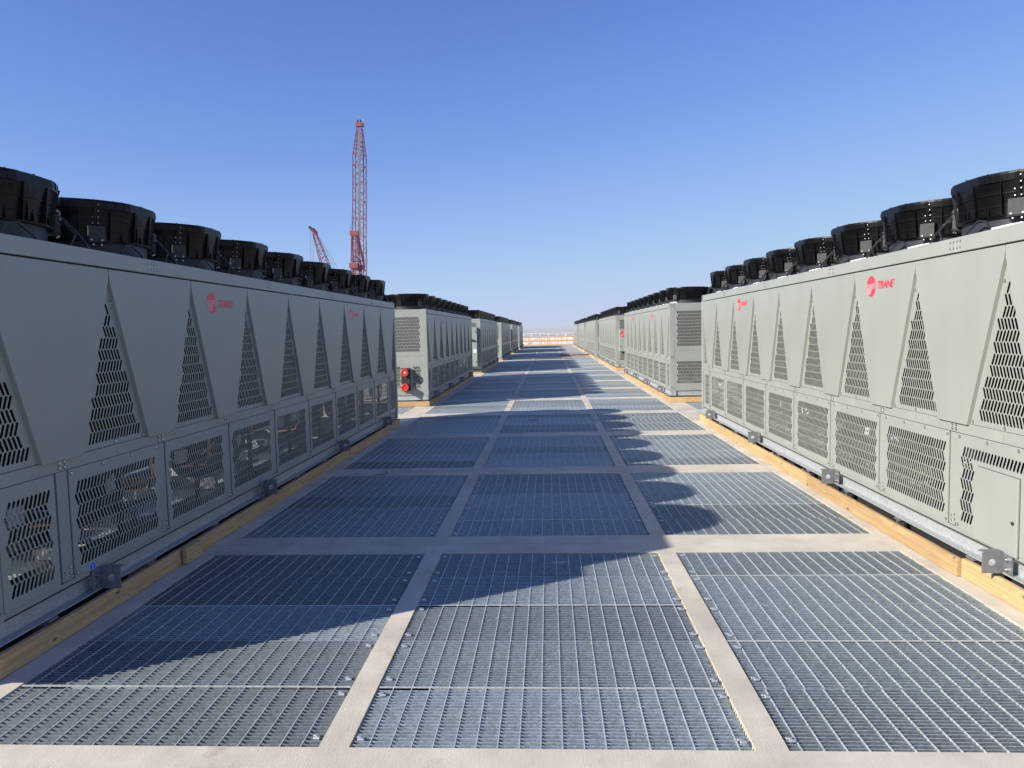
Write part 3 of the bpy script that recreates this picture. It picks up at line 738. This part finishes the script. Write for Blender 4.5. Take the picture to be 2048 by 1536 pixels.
tm.add([(0.0, 0.342 + (v.x - xa) / (xb - xa) * 0.016, 0.060 + (v.y - ya) / (yb - ya) * 0.016) for v in V2], F2)
text_me = tm.mesh('logo_lettering')
# blue round sticker with a lifting hook
sk = MB().m(stick_w).add([(0, 0, 0)] + [(0, 0.036 * math.cos(2 * PI * k / 24), 0.036 * math.sin(2 * PI * k / 24)) for k in range(24)], [(0, 1 + k, 1 + (k + 1) % 24) for k in range(24)])
sk.m(blue_m).add([(0.0005, 0, 0)] + [(0.0005, 0.033 * math.cos(2 * PI * k / 24), 0.033 * math.sin(2 * PI * k / 24)) for k in range(24)], [(0, 1 + k, 1 + (k + 1) % 24) for k in range(24)])
sk.m(stick_w)
arc = [(0.010 * math.cos(math.radians(a)), -0.010 + 0.010 * math.sin(math.radians(a))) for a in range(200, 440, 20)] + [(0.0, 0.004)]
for (a, b_), (c_, d_) in zip(arc, arc[1:]):
    dx, dy = c_ - a, d_ - b_; L_ = math.hypot(dx, dy) or 1; nx, ny = -dy / L_ * 0.0018, dx / L_ * 0.0018
    sk.add([(0.001, a - nx, b_ - ny), (0.001, c_ - nx, d_ - ny), (0.001, c_ + nx, d_ + ny), (0.001, a + nx, b_ + ny)], [(0, 1, 2, 3)])
for q in range(12):
    t, t2 = 2 * PI * q / 12, 2 * PI * (q + 1) / 12
    sk.add([(0.001, r_ * math.cos(a), 0.012 + r_ * math.sin(a)) for r_, a in ((0.0045, t), (0.0075, t), (0.0075, t2), (0.0045, t2))], [(0, 1, 2, 3)])
stick_me = sk.mesh('lifting_point_sticker')

# ends
def pipes_mb():
    m = MB()
    m.m(insul).box(-0.02, 0.09, -0.115, 0.115, -0.30, 0.30)
    for z in (0.19, -0.20):
        R_ = Matrix.Translation((0, 0, z)) @ Matrix.Rotation(PI / 2, 4, 'Y')
        m.m(insul).lathe([(0.105, 0.0), (0.105, 0.16), (0.0001, 0.16)], 20, R_)
        m.m(redcap).lathe([(0.100, 0.16), (0.104, 0.165), (0.104, 0.215), (0.094, 0.222), (0.070, 0.222), (0.066, 0.208), (0.030, 0.208), (0.026, 0.214), (0.0001, 0.214)], 28, R_)
    m.m(white_m).box(0.2145, 0.216, -0.022, 0.03, 0.17, 0.215)
    return m
pipes_me = pipes_mb().mesh('water_connection')
def cabinet(parent, sgn, side, logo):
    """control cabinet standing proud of the end face; built looking to +x, turned to the end"""
    z0, z1 = (0.90, 1.92) if logo else (0.33, 2.17)
    c = MB().m(paint).bbox(0.0, 0.33, -0.975, 0.975, z0, z1, 0.006)
    c.m(gasket).box(0.3305, 0.3325, -0.004, 0.004, z0 + 0.03, z1 - 0.03)
    if not logo:
        c.box(0.3305, 0.333, -0.94, 0.94, 1.535, 1.545).box(0.331, 0.36, 0.60, 0.94, 1.50, 1.53).box(0.331, 0.35, 0.66, 0.84, 1.56, 1.60)
        c.m(stick_w).box(0.331, 0.334, 0.80, 0.95, 0.98, 1.14)
    for z in (z0 + 0.2, z1 - 0.25): c.m(gasket).box(0.331, 0.345, 0.92 * side - 0.02, 0.92 * side + 0.02, z, z + 0.05)
    o = put('control_cabinet', c, parent, (0, sgn * HL, 0), sgn * PI / 2)
    if logo:
        d = put('logo_disc', disc_me, o, (0.336, 0.835 * side, 1.70)); d.scale = (1, 1.3, 1.3)
    return o

def chiller(name, label, loc, rz, detail, near_end, row):
    """detail 2 = every panel its own part; 0 = joined sides"""
    u = thing('chiller', label, 'chiller', loc, rz, 'rooftop chillers in two rows along the grating walkway')
    put('base_frame', frame_me, u); put('roof_plate', roof_me, u); put('coil_bank', inter_me, u)
    put('machinery', mach_me[(row * 7 + int(loc[1])) % 3], u)
    for sx in (1, -1):
        for sy in (1, -1):
            # post mesh spans -0.118..0 in both axes; turn so that its bolted faces look outwards
            a = {(1, 1): 0, (-1, 1): PI / 2, (-1, -1): PI, (1, -1): -PI / 2}[(sx, sy)]
            put('corner_post', cpost_me, u, (sx * HW, sy * HL, 0), a)
    put('rear_side_panels', rear_open_me if (row < 0 and loc[1] < 12) else side_me, u, (-HW, 0, 0), PI)
    if detail:
        for k in range(9):
            y = mids[k]; put('side_cover', cover_me, u, (HW, y, 0)); put('mid_rail', rail_me, u, (HW, y, 0)); put('frame_post', post_me, u, (HW, y, 0))
        for k in range(1, 9):
            put('triangular_vent_panel', tri_me2 if (row > 0 or k % 3 == 0) else tri_me, u, (HW, peaks[k], 0))
            if detail == 3 and k == 8:
                p = put('lower_vent_panel', door_panel_me, u, (HW, peaks[k], 0), label='slotted lower panel with a plain access door')
                put('access_door', door_me, p)
            else: put('lower_vent_panel', low_me, u, (HW, peaks[k], 0))
        put('corner_vent_panel', htp_me, u, (HW, peaks[0], 0)); put('corner_vent_panel', htm_me, u, (HW, peaks[9], 0))
        put('narrow_vent_panel', hlow_me, u, (HW, peaks[0] + (ML / 2 - 0.055) / 2, 0)); put('narrow_vent_panel', hlow_me, u, (HW, peaks[9] - (ML / 2 - 0.055) / 2, 0))
        put('sill', sill_me, u, (HW, 0, 0)); put('seam_backing', back_me, u, (HW, 0, 0))
        for cm, cy in cap_list: put('roof_cap', cm, u, (HW, cy, 0))
        put('screws', screws_me, u, (HW, 0, 0), kind='stuff')
        for k in range(4): put('lifting_lug', lug_me[row], u, (HW - 0.012, -HL + 1.03 + 2.96 * k + 0.0, 0.175), 0)
        if row > 0:
            for k in range(9): put('roof_junction_cover', cover_box, u, (HW - 0.17, mids[k] + 0.45, 2.5675))
        for k in range(0, 10): put('isolator', iso_me, u, (HW - 0.005, -HL + 0.5 + 1.13 * k, 0))
        for k in (2, 6):
            y = peaks[k] + 0.385
            put('logo_disc', disc_me, u, (HW + 0.0015, y, 2.262 if row < 0 else 2.287)); put('logo_lettering', text_me, u, (HW + 0.0015, y + 0.135, 2.226 if row < 0 else 2.255))
    else:
        put('side_panels', side_me, u, (HW, 0, 0))
        for k in range(4): put('lifting_lug', lug_me[row], u, (HW - 0.012, -HL + 1.03 + 2.96 * k, 0.175), 0)
    for a_, b_ in ((-HL + 0.05, -HL + 1.52), (-HL + 1.95, -HL + 3.95), (-HL + 4.4, -HL + 5.3), (-HL + 5.65, HL - 0.05)):
        put('gap_shade_strip', MB().m(rubber).box(HW - 0.118, HW - 0.108, a_, b_, 0.003, 0.171), u)  # added dark strip standing in for the shade under the unit
    # fans
    for k in range(9):
        for sx in (1, -1):
            x, y = sx * 0.545, mids[k] + (-0.03 if row < 0 else 0.03)
            if detail:
                f = put('fan', diff_me, u, (x, y, ZT)); f.rotation_euler = (0, 0, 0)
                put('collar', collar_me, f); put('guard', guard_me, f); put('rotor', rotor_me, f, rz=random.uniform(0, 6)); 
                for q_ in range(4):
                    if sx < 0 and q_ in (0, 1) and loc[1] > 12: continue
                    put('seam_strap', strap_me, f, rz=PI / 4 + PI / 2 * q_); put('seam_bracket', tbox_me, f, rz=PI / 4 + PI / 2 * q_)
                if sx > 0:
                    for nm_, cm_ in cable_me[-row]: put(nm_, cm_, f)
            else: put('fan', farfan_me, u, (x, y, ZT))
    # ends: (sgn) near and far
    for sgn in (1, -1):
        near = (sgn == near_end[0]); typ = near_end[1] if near else 'plain'
        a = sgn * PI / 2
        put('end_frame', ef_me, u, (0, sgn * HL, 0), a)
        for s in (1, -1):
            # end panels look to +x in their own frame; turned by a, their +y points to -sgn*x
            cx = s * (EW / 2 + 0.03)
            put('upper_end_panel', eu_me, u, (cx, sgn * (HL - 0.002), 0), a)
            pipe_side = (typ == 'pipes' and s > 0)
            put('lower_end_panel', elp_me if pipe_side else el_me, u, (cx, sgn * (HL - 0.002), 0), a)
            if pipe_side: put('water_connection', pipes_me, u, (0.54, sgn * (HL - 0.01), 0.725), a)
        if typ.startswith('cab'): cabinet(u, sgn, 1 if row < 0 else -1, typ == 'cablogo')
    return u

XLF, XRF = -3.200, 3.130
YC0, UP = 3.82 + HL, 15.05
Lt = ['nearest grey chiller on the left, shaded side with two dull red emblems',
      'second chiller on the left, red capped water pipes on its sunlit end',
      'third chiller on the left, tall plain control cabinet on its sunlit end',
      'fourth chiller on the left, thin bright end strip right of the shaded cabinet unit',
      'fifth chiller on the left, dark cabinet shadow down its narrow sunlit end',
      'last chiller of the left row, beside the timber barrier at the deck end']
Rt = ['nearest sunlit grey chiller on the right with a blank access door in a lower panel',
      'second chiller on the right, slotted end panels facing the camera above a timber board',
      'third chiller on the right, red round emblem on its end cabinet',
      'fourth chiller on the right, just beyond the one with the round red emblem',
      'fifth chiller on the right, behind the dark gap where the sheet of plywood lies',
      'last chiller of the right row, beside the timber barrier at the deck end']
LE = ['cab', 'pipes', 'cab', 'plain', 'cab', 'plain']; RE = ['cab', 'plain', 'cablogo', 'plain', 'cab', 'plain']
for k in range(6):
    chiller('chiller', Lt[k], (XLF - HW, YC0 + UP * k, 0), 0, 2 if k < 2 else 0, (-1, LE[k]), -1)
    chiller('chiller', Rt[k], (XRF + HW, YC0 + UP * k, 0), PI, (3 if k == 0 else 2) if k < 2 else 0, (1, RE[k]), 1)
units = [o for o in C.objects if o.get('category') == 'chiller']
# stickers on the two nearest
for o, ys in ((units[0], (-HL + 0.965, -HL + 3.92, -HL + 6.86)), (units[1], (HL - 0.93,))):
    for y in ys: put('lifting_point_sticker', stick_me, o, (HW + RZ + 0.0135, y, 0.352))

# ------------------------------------------------------------------ timber kerbs round every chiller
def kerb(face, s, k, label):
    """s = +1: aisle lies at +x of the face (left row)"""
    yc = YC0 + UP * k; y0, y1 = yc - HL - 0.02, yc + HL + 0.02
    t = thing('timber_kerb', label, 'timber kerb', (face, yc, 0), 0, 'timber kerbs round the feet of the chillers')
    r = random.Random(k * 10 + (s > 0)); yb = -HL - 0.02; first = True
    cuts = [2.08, 4.45, 7.3, 10.0] if s > 0 else [1.69, 4.9, 7.9, 10.3]
    if k: cuts = [3.6 + r.uniform(-0.3, 0.3), 7.3 + r.uniform(-0.4, 0.4)]
    ys = [-HL - 0.02] + [-HL + c for c in cuts] + [HL + 0.02]
    for i, (a, b_) in enumerate(zip(ys, ys[1:])):
        if k == 0: o0 = (0.040, 0.062, 0.058, 0.045, 0.025)[i] if s < 0 else (0.03, 0.035, 0.03, 0.03, 0.02)[i]
        else: o0 = 0.025
        o0 += (0.010 if i % 2 else 0) if k == 0 else r.uniform(-0.004, 0.004)
        m = MB().m(wood)
        x0, x1 = sorted((s * (o0 - 0.038), s * o0)); h = 0.140 + r.uniform(-0.003, 0.003)
        L_ = b_ - a - 0.004
        # a slightly bowed board in six lengths
        bm = bmesh.new(); bmesh.ops.create_cube(bm, size=1)
        for v in bm.verts: v.co = Vector(((x0 + x1) / 2 + v.co.x * (x1 - x0), v.co.y * L_, h / 2 + v.co.z * h))
        bmesh.ops.bisect_plane
        bmesh.ops.subdivide_edges(bm, edges=[e for e in bm.edges if abs(e.verts[0].co.y - e.verts[1].co.y) > L_ * 0.5], cuts=6, use_grid_fill=True)
        bow = r.uniform(-0.012, 0.012)
        for v in bm.verts: q = v.co.y / (L_ / 2); v.co.x += bow * (1 - q * q); v.co.z += 0.0015 * math.sin(v.co.y * 5 + i) * (v.co.z > 0.05)
        bmesh.ops.bevel(bm, geom=[e for e in bm.edges if len(e.link_faces) == 2 and e.calc_face_angle(0) > 1.0], offset=0.003, segments=1, affect='EDGES')
        bm.verts.index_update(); m.bm(bm)
        put('board', m, t, (0, (a + b_) / 2, 0.002))
    if k == 0:       # nailed cleat over the first joint
        c = MB().m(wood).bbox(*sorted((s * 0.042, s * 0.080)), -0.02, 0.26, 0.004, 0.140, 0.001).m(gasket)
        for y, z in ((0.04, 0.03), (0.04, 0.11), (0.2, 0.035), (0.2, 0.105)): c.box(*sorted((s * 0.0795, s * 0.0812)), y - 0.004, y + 0.004, z, z + 0.008)
        if s > 0: put('cleat', c, t, (0, -HL + 2.08, 0))
    for sg in (-1, 1):
        yy = sg * (HL + 0.02)
        m = MB().m(wood).bbox(*sorted((s * 0.025, -s * 2.275)), *sorted((yy + sg * 0.002, yy + sg * 0.040)), 0.0, 0.139, 0.003)
        put('end_board', m, t, (0, 0, 0.002))
    m = MB().m(wood).bbox(*sorted((-s * 2.275, -s * 2.313)), -HL - 0.02, HL + 0.02, 0.0, 0.139, 0.003)
    put('board', m, t, (0, 0, 0.002))
    m = MB().m(rubber).box(*sorted((-s * 0.01, -s * 2.24)), -HL - 0.015, HL + 0.015, 0.1405, 0.1455) if k else None
    if m: put('rubber_strip', MB().m(rubber).box(*sorted((-s * 0.0, -s * 2.25)), -HL - 0.05, -HL + 0.05, 0.144, 0.160), t)
num = ['nearest', 'second', 'third', 'fourth', 'fifth', 'farthest']
for k in range(6):
    kerb(XLF, 1, k, f'shaded pale timber board kerb at the foot of the {num[k]} chiller on the left')
    kerb(XRF, -1, k, f'sunlit yellow timber board kerb at the foot of the {num[k]} chiller on the right')

# ------------------------------------------------------------------ deck-end barriers
g = thing('timber_guardrail', 'orange timber guardrail with two rails and a toe board across the deck end', 'guardrail', (0, YEND + 0.05, 0))
for z, h in ((1.02, 0.14), (0.46, 0.14)): put('rail', MB().m(rail_wood).box(-9, 9, -0.02, 0.02, z, z + h), g)
put('toe_board', MB().m(rail_wood).box(-9, 9, -0.02, 0.02, 0.0, 0.14), g)
post_ = MB().m(rail_wood).box(-0.045, 0.045, 0.021, 0.11, 0.0, 1.17).m(gasket).box(-0.02, 0.02, -0.03, -0.021, 1.07, 1.10).box(-0.02, 0.02, -0.03, -0.021, 0.50, 0.53).mesh('post')
for x in (-8.2, -6.3, -4.4, -2.5, -1.18, -0.5, -0.16, 1.25, 1.75, 3.3, 5.2, 7.1): put('post', post_, g, (x, 0, 0))
g = thing('timber_guardrail', 'second timber guardrail set a few metres behind the front barrier', 'guardrail', (0, YEND + 6.5, 0))
for z in (1.0, 0.5): put('rail', MB().m(rail_wood).box(-9, 9, -0.02, 0.02, z, z + 0.10), g)
for x in (-7.5, -5.2, -2.9, -1.0, 0.9, 2.6, 4.9, 7.2): put('post', post_, g, (x, 0, 0))
wr = mat('white_rail', (0.80, 0.80, 0.80), 0.5)
g = thing('white_guardrail', 'long white metal guardrail on the horizon at the far roof edge', 'guardrail', (0, 258, -0.03))
put('top_rail', MB().m(wr).box(-58, 58, -0.04, 0.04, 1.02, 1.12), g); put('middle_rail', MB().m(wr).box(-58, 58, -0.03, 0.03, 0.52, 0.58), g)
wp = MB().m(wr).box(-0.06, 0.06, -0.05, 0.05, 0, 1.02).mesh('post')
for i in range(39): put('post', wp, g, (-57 + 3.0 * i, 0, 0))

# ------------------------------------------------------------------ loose things on the deck
o = put('plywood_sheet', MB().m(ply).bbox(-1.2, 1.2, -0.6, 0.6, 0.0, 0.09, 0.004).m(rail_wood).box(-1.2, -0.2, -0.62, -0.601, 0.05, 0.085), None, (2.05, 55.5, 0.004), 0.02,
        label='dark plywood sheet lying on the sunlit grating beside the right row', cat='plywood sheet')
o = put('timber_plank', MB().m(ply).bbox(-2.2, 2.2, -0.07, 0.07, 0.0, 0.04, 0.003), None, (-0.6, 49.5, 0.004), 0.03,
        label='long dark plank lying across the shaded walkway far down the aisle', cat='plank')
wm = MB().m(rope_m)
wm.tube([(-0.14, -0.02, 0.003), (-0.06, 0.0, 0.006), (0.03, 0.0, 0.004), (0.07, 0.05, 0.012), (0.055, 0.13, 0.02), (0.03, 0.22, 0.004)], 0.004, 5)
put('wire_offcut', wm, None, (-2.32, 9.72, 0.0), 0.2, label='curled wire offcut on the concrete strip left of the walkway', cat='wire')
put('wood_scrap', MB().m(ply).bbox(-0.10, 0.10, -0.015, 0.015, 0, 0.012, 0.002), None, (-0.36, 15.55, 0.0), 0.1, label='small dark wood scrap on the shaded middle grating', cat='scrap')

# ------------------------------------------------------------------ cranes
def ray(u, v, Y):
    d = M.transposed() @ Vector(((u - 1024) / 1441.0, (v - 768) / 1441.0, 1)); return Vector((0, 0, 1.929)) + d * (Y / d.y)
def lattice(m, A, B, wa, wb, n, ch=0.10, br=0.05, depth=1.0):
    """square lattice between A and B, widths wa, wb"""
    A = Vector(A); B = Vector(B); d = (B - A).normalized(); X = Vector((1, 0, 0)); X = (X - d * X.dot(d)).normalized(); Z = d.cross(X)
    def P(t, i):
        w_ = (wa + (wb - wa) * t) / 2; sx = (1, 1, -1, -1)[i]; sz = (1, -1, -1, 1)[i]
        return A + (B - A) * t + X * sx * w_ + Z * sz * w_ * depth
    for i in range(4): m.bar(P(0, i), P(1, i), ch)
    for q in range(n):
        t0, t1 = q / n, (q + 1) / n
        for i in range(4):
            j = (i + 1) % 4
            if q % 2: m.bar(P(t0, i), P(t1, j), br)
            else: m.bar(P(t0, j), P(t1, i), br)
            if q % 3 == 0: m.bar(P(t0, i), P(t0, j), br)
    return m
def crawler(parent, loc, sc=1.0):
    b = MB().m(red_steel).bbox(-2.6, 2.6, -3, 6.5, 1.9, 3.6, 0.1).bbox(-3.2, 3.2, 5.2, 8.4, 1.6, 4.4, 0.1)
    b.bbox(-2.5, -0.9, -4.4, -2.2, 2.0, 4.2, 0.1)
    T = Matrix.Translation(loc) @ Matrix.Scale(sc, 4)
    bb = MB(); bb.extend(b, T); put('machine_house', bb, parent)
    for sx in (-1, 1):
        t = MB().m(gasket).tube([(sx * 3.6 - 0.6, -4.6, 0.85), (sx * 3.6 + 0.6, -4.6, 0.85)], 0.85, 14).tube([(sx * 3.6 - 0.6, 4.6, 0.85), (sx * 3.6 + 0.6, 4.6, 0.85)], 0.85, 14).box(sx * 3.6 - 0.6, sx * 3.6 + 0.6, -4.6, 4.6, 0.0, 1.7)
        t2 = MB(); t2.extend(t, T); put('crawler_track', t2, parent)
CY = 150.0
g = thing('crawler_crane', 'tall red lattice boom crane standing almost upright behind the left row', 'crane', (0, 0, 0))
def P(u, v, y=CY): return tuple(ray(u, v, y))
px = CY / 1441.0
base = Vector(P(718.8, 560)); dirv = (Vector(P(719, 309)) - base) 
foot = base + dirv * (-( base.z + 13.0) / dirv.z)
put('boom', lattice(MB().m(red_steel), foot, P(719, 309), 2.35, 2.25, 44, 0.15, 0.065), g)
put('boom_tip', lattice(MB().m(red_steel), P(719, 309), P(719.2, 256), 2.2, 0.95, 12, 0.14, 0.055), g)
h = Vector(P(719.2, 250)); hd = MB().m(red_steel).box(h.x - 0.75, h.x + 0.75, h.y - 0.6, h.y + 0.6, h.z - 0.35, h.z + 0.45)
hd.m(gasket)
for dx in (-0.3, 0.3): hd.tube([(h.x + dx - 0.08, h.y - 0.2, h.z + 0.6), (h.x + dx + 0.08, h.y - 0.2, h.z + 0.6)], 0.42, 14)
hd.m(white_m).box(h.x + 0.68, h.x + 0.76, h.y, h.y + 0.08, h.z + 0.4, h.z + 1.2).box(h.x - 0.74, h.x - 0.68, h.y, h.y + 0.06, h.z + 0.4, h.z + 0.85)
put('boom_head', hd, g)
rp = MB().m(crane_grey)
for i in range(9): rp.bar(P(716.2 + i * 0.55, 262, CY - 1.2), P(716.0 + i * 0.62, 480, CY - 2.5), 0.045)
rp.m(rope_m)
for v in (311, 345, 385, 424, 466): rp.bar(P(714.5, v + 1.5, CY - 1.4), P(724, v - 1.5, CY - 1.4), 0.13)
rp.bar(P(731.5, 480, CY - 2), P(733.5, 560, CY - 6), 0.04).bar(P(732.5, 460, CY - 2), P(736, 560, CY - 7), 0.04).bar(P(703.5, 428, CY - 2), P(703.0, 462, CY - 5), 0.05)
put('hoist_ropes', rp, g)
ma = Vector(P(709.0, 470, CY - 6)); mbm = MB().m(red_steel); mf = Vector(P(713.0, 556, CY - 5)); 
lattice(mbm, mf, ma, 1.9, 0.95, 14, 0.15, 0.07); mbm.bar(P(715.5, 470, CY - 6), P(728, 531, CY - 3), 0.34).bar(P(704, 470, CY - 6), P(707.5, 553, CY - 5), 0.22)
mbm.box(ma.x - 0.85, ma.x + 0.85, ma.y - 0.5, ma.y + 0.5, ma.z - 0.1, ma.z + 0.75)
mbm.bar(P(701.5, 450, CY - 6), P(701.5, 463, CY - 6), 0.06)
q = Vector(P(709, 531, CY - 6)); mbm.box(q.x - 0.9, q.x + 0.8, q.y - 0.8, q.y + 0.6, q.z - 0.5, q.z + 0.4)
q = Vector(P(720, 536, CY - 5)); mbm.box(q.x - 0.8, q.x + 0.9, q.y - 0.5, q.y + 0.5, q.z - 0.3, q.z + 0.5)
for i in range(9): mbm.bar(P(708 + i * 2.4, 532, CY - 5), P(729 - i * 2.1, 556, CY - 5), 0.13)
mbm.bar(P(707, 524, CY - 5), P(730, 521, CY - 4), 0.14).bar(P(712, 512, CY - 5), P(730, 541, CY - 4), 0.16)
put('gantry_mast', mbm, g)
crawler(g, (foot.x, foot.y + 3, -16), 1.0)
CY2 = 205.0
g = thing('crawler_crane', 'shorter red lattice boom crane leaning to the left beside the tall one', 'crane', (0, 0, 0))
A = Vector(P(629, 467, CY2)); B0 = Vector(P(650, 528, CY2)); dv = B0 - A; foot = A + dv * ((A.z + 13) / -dv.z)
B1 = A + dv * 1.0
put('boom', lattice(MB().m(red_steel), B1, A, 2.1, 0.9, 14, 0.15, 0.07), g)
put('lower_boom', lattice(MB().m(red_steel), foot, B1, 2.0, 2.1, 20, 0.15, 0.07), g)
hd = MB().m(red_steel).bar(P(633, 468, CY2), P(624, 458, CY2), 0.9).m(gasket)
c0 = Vector(P(619.5, 454.5, CY2)); hd.tube([c0 + Vector((0, -0.15, 0)), c0 + Vector((0, 0.15, 0))], 0.36, 12).bar(P(626, 461, CY2), P(619, 454, CY2), 0.5)
put('boom_head', hd, g)
rp = MB().m(rope_m).bar(P(631, 462, CY2), P(690, 560, CY2 + 2), 0.055).bar(P(632, 465, CY2), P(680, 556, CY2 + 2), 0.055)
for u in (620.3, 621.6, 625.6, 627.2): rp.bar(P(u, 458, CY2 - 0.5), P(u + 0.6, 560, CY2 - 0.5), 0.035)
put('hoist_ropes', rp, g)
crawler(g, (foot.x, foot.y + 3, -16), 1.0)

# ------------------------------------------------------------------ haze
hz = bpy.data.materials.new('thin_haze'); hz.use_nodes = True; n_ = hz.node_tree.nodes; n_.clear()
ho = n_.new('ShaderNodeOutputMaterial'); vp = n_.new('ShaderNodeVolumePrincipled')
vp.inputs['Color'].default_value = (0.80, 0.84, 0.86, 1); vp.inputs['Density'].default_value = 0.00014; vp.inputs['Anisotropy'].default_value = 0.0
hz.node_tree.links.new(vp.outputs[0], ho.inputs['Volume'])
put('haze', MB().m(hz).box(-31000, 31000, -7000, 31000, -18.5, 52), None, kind='stuff')
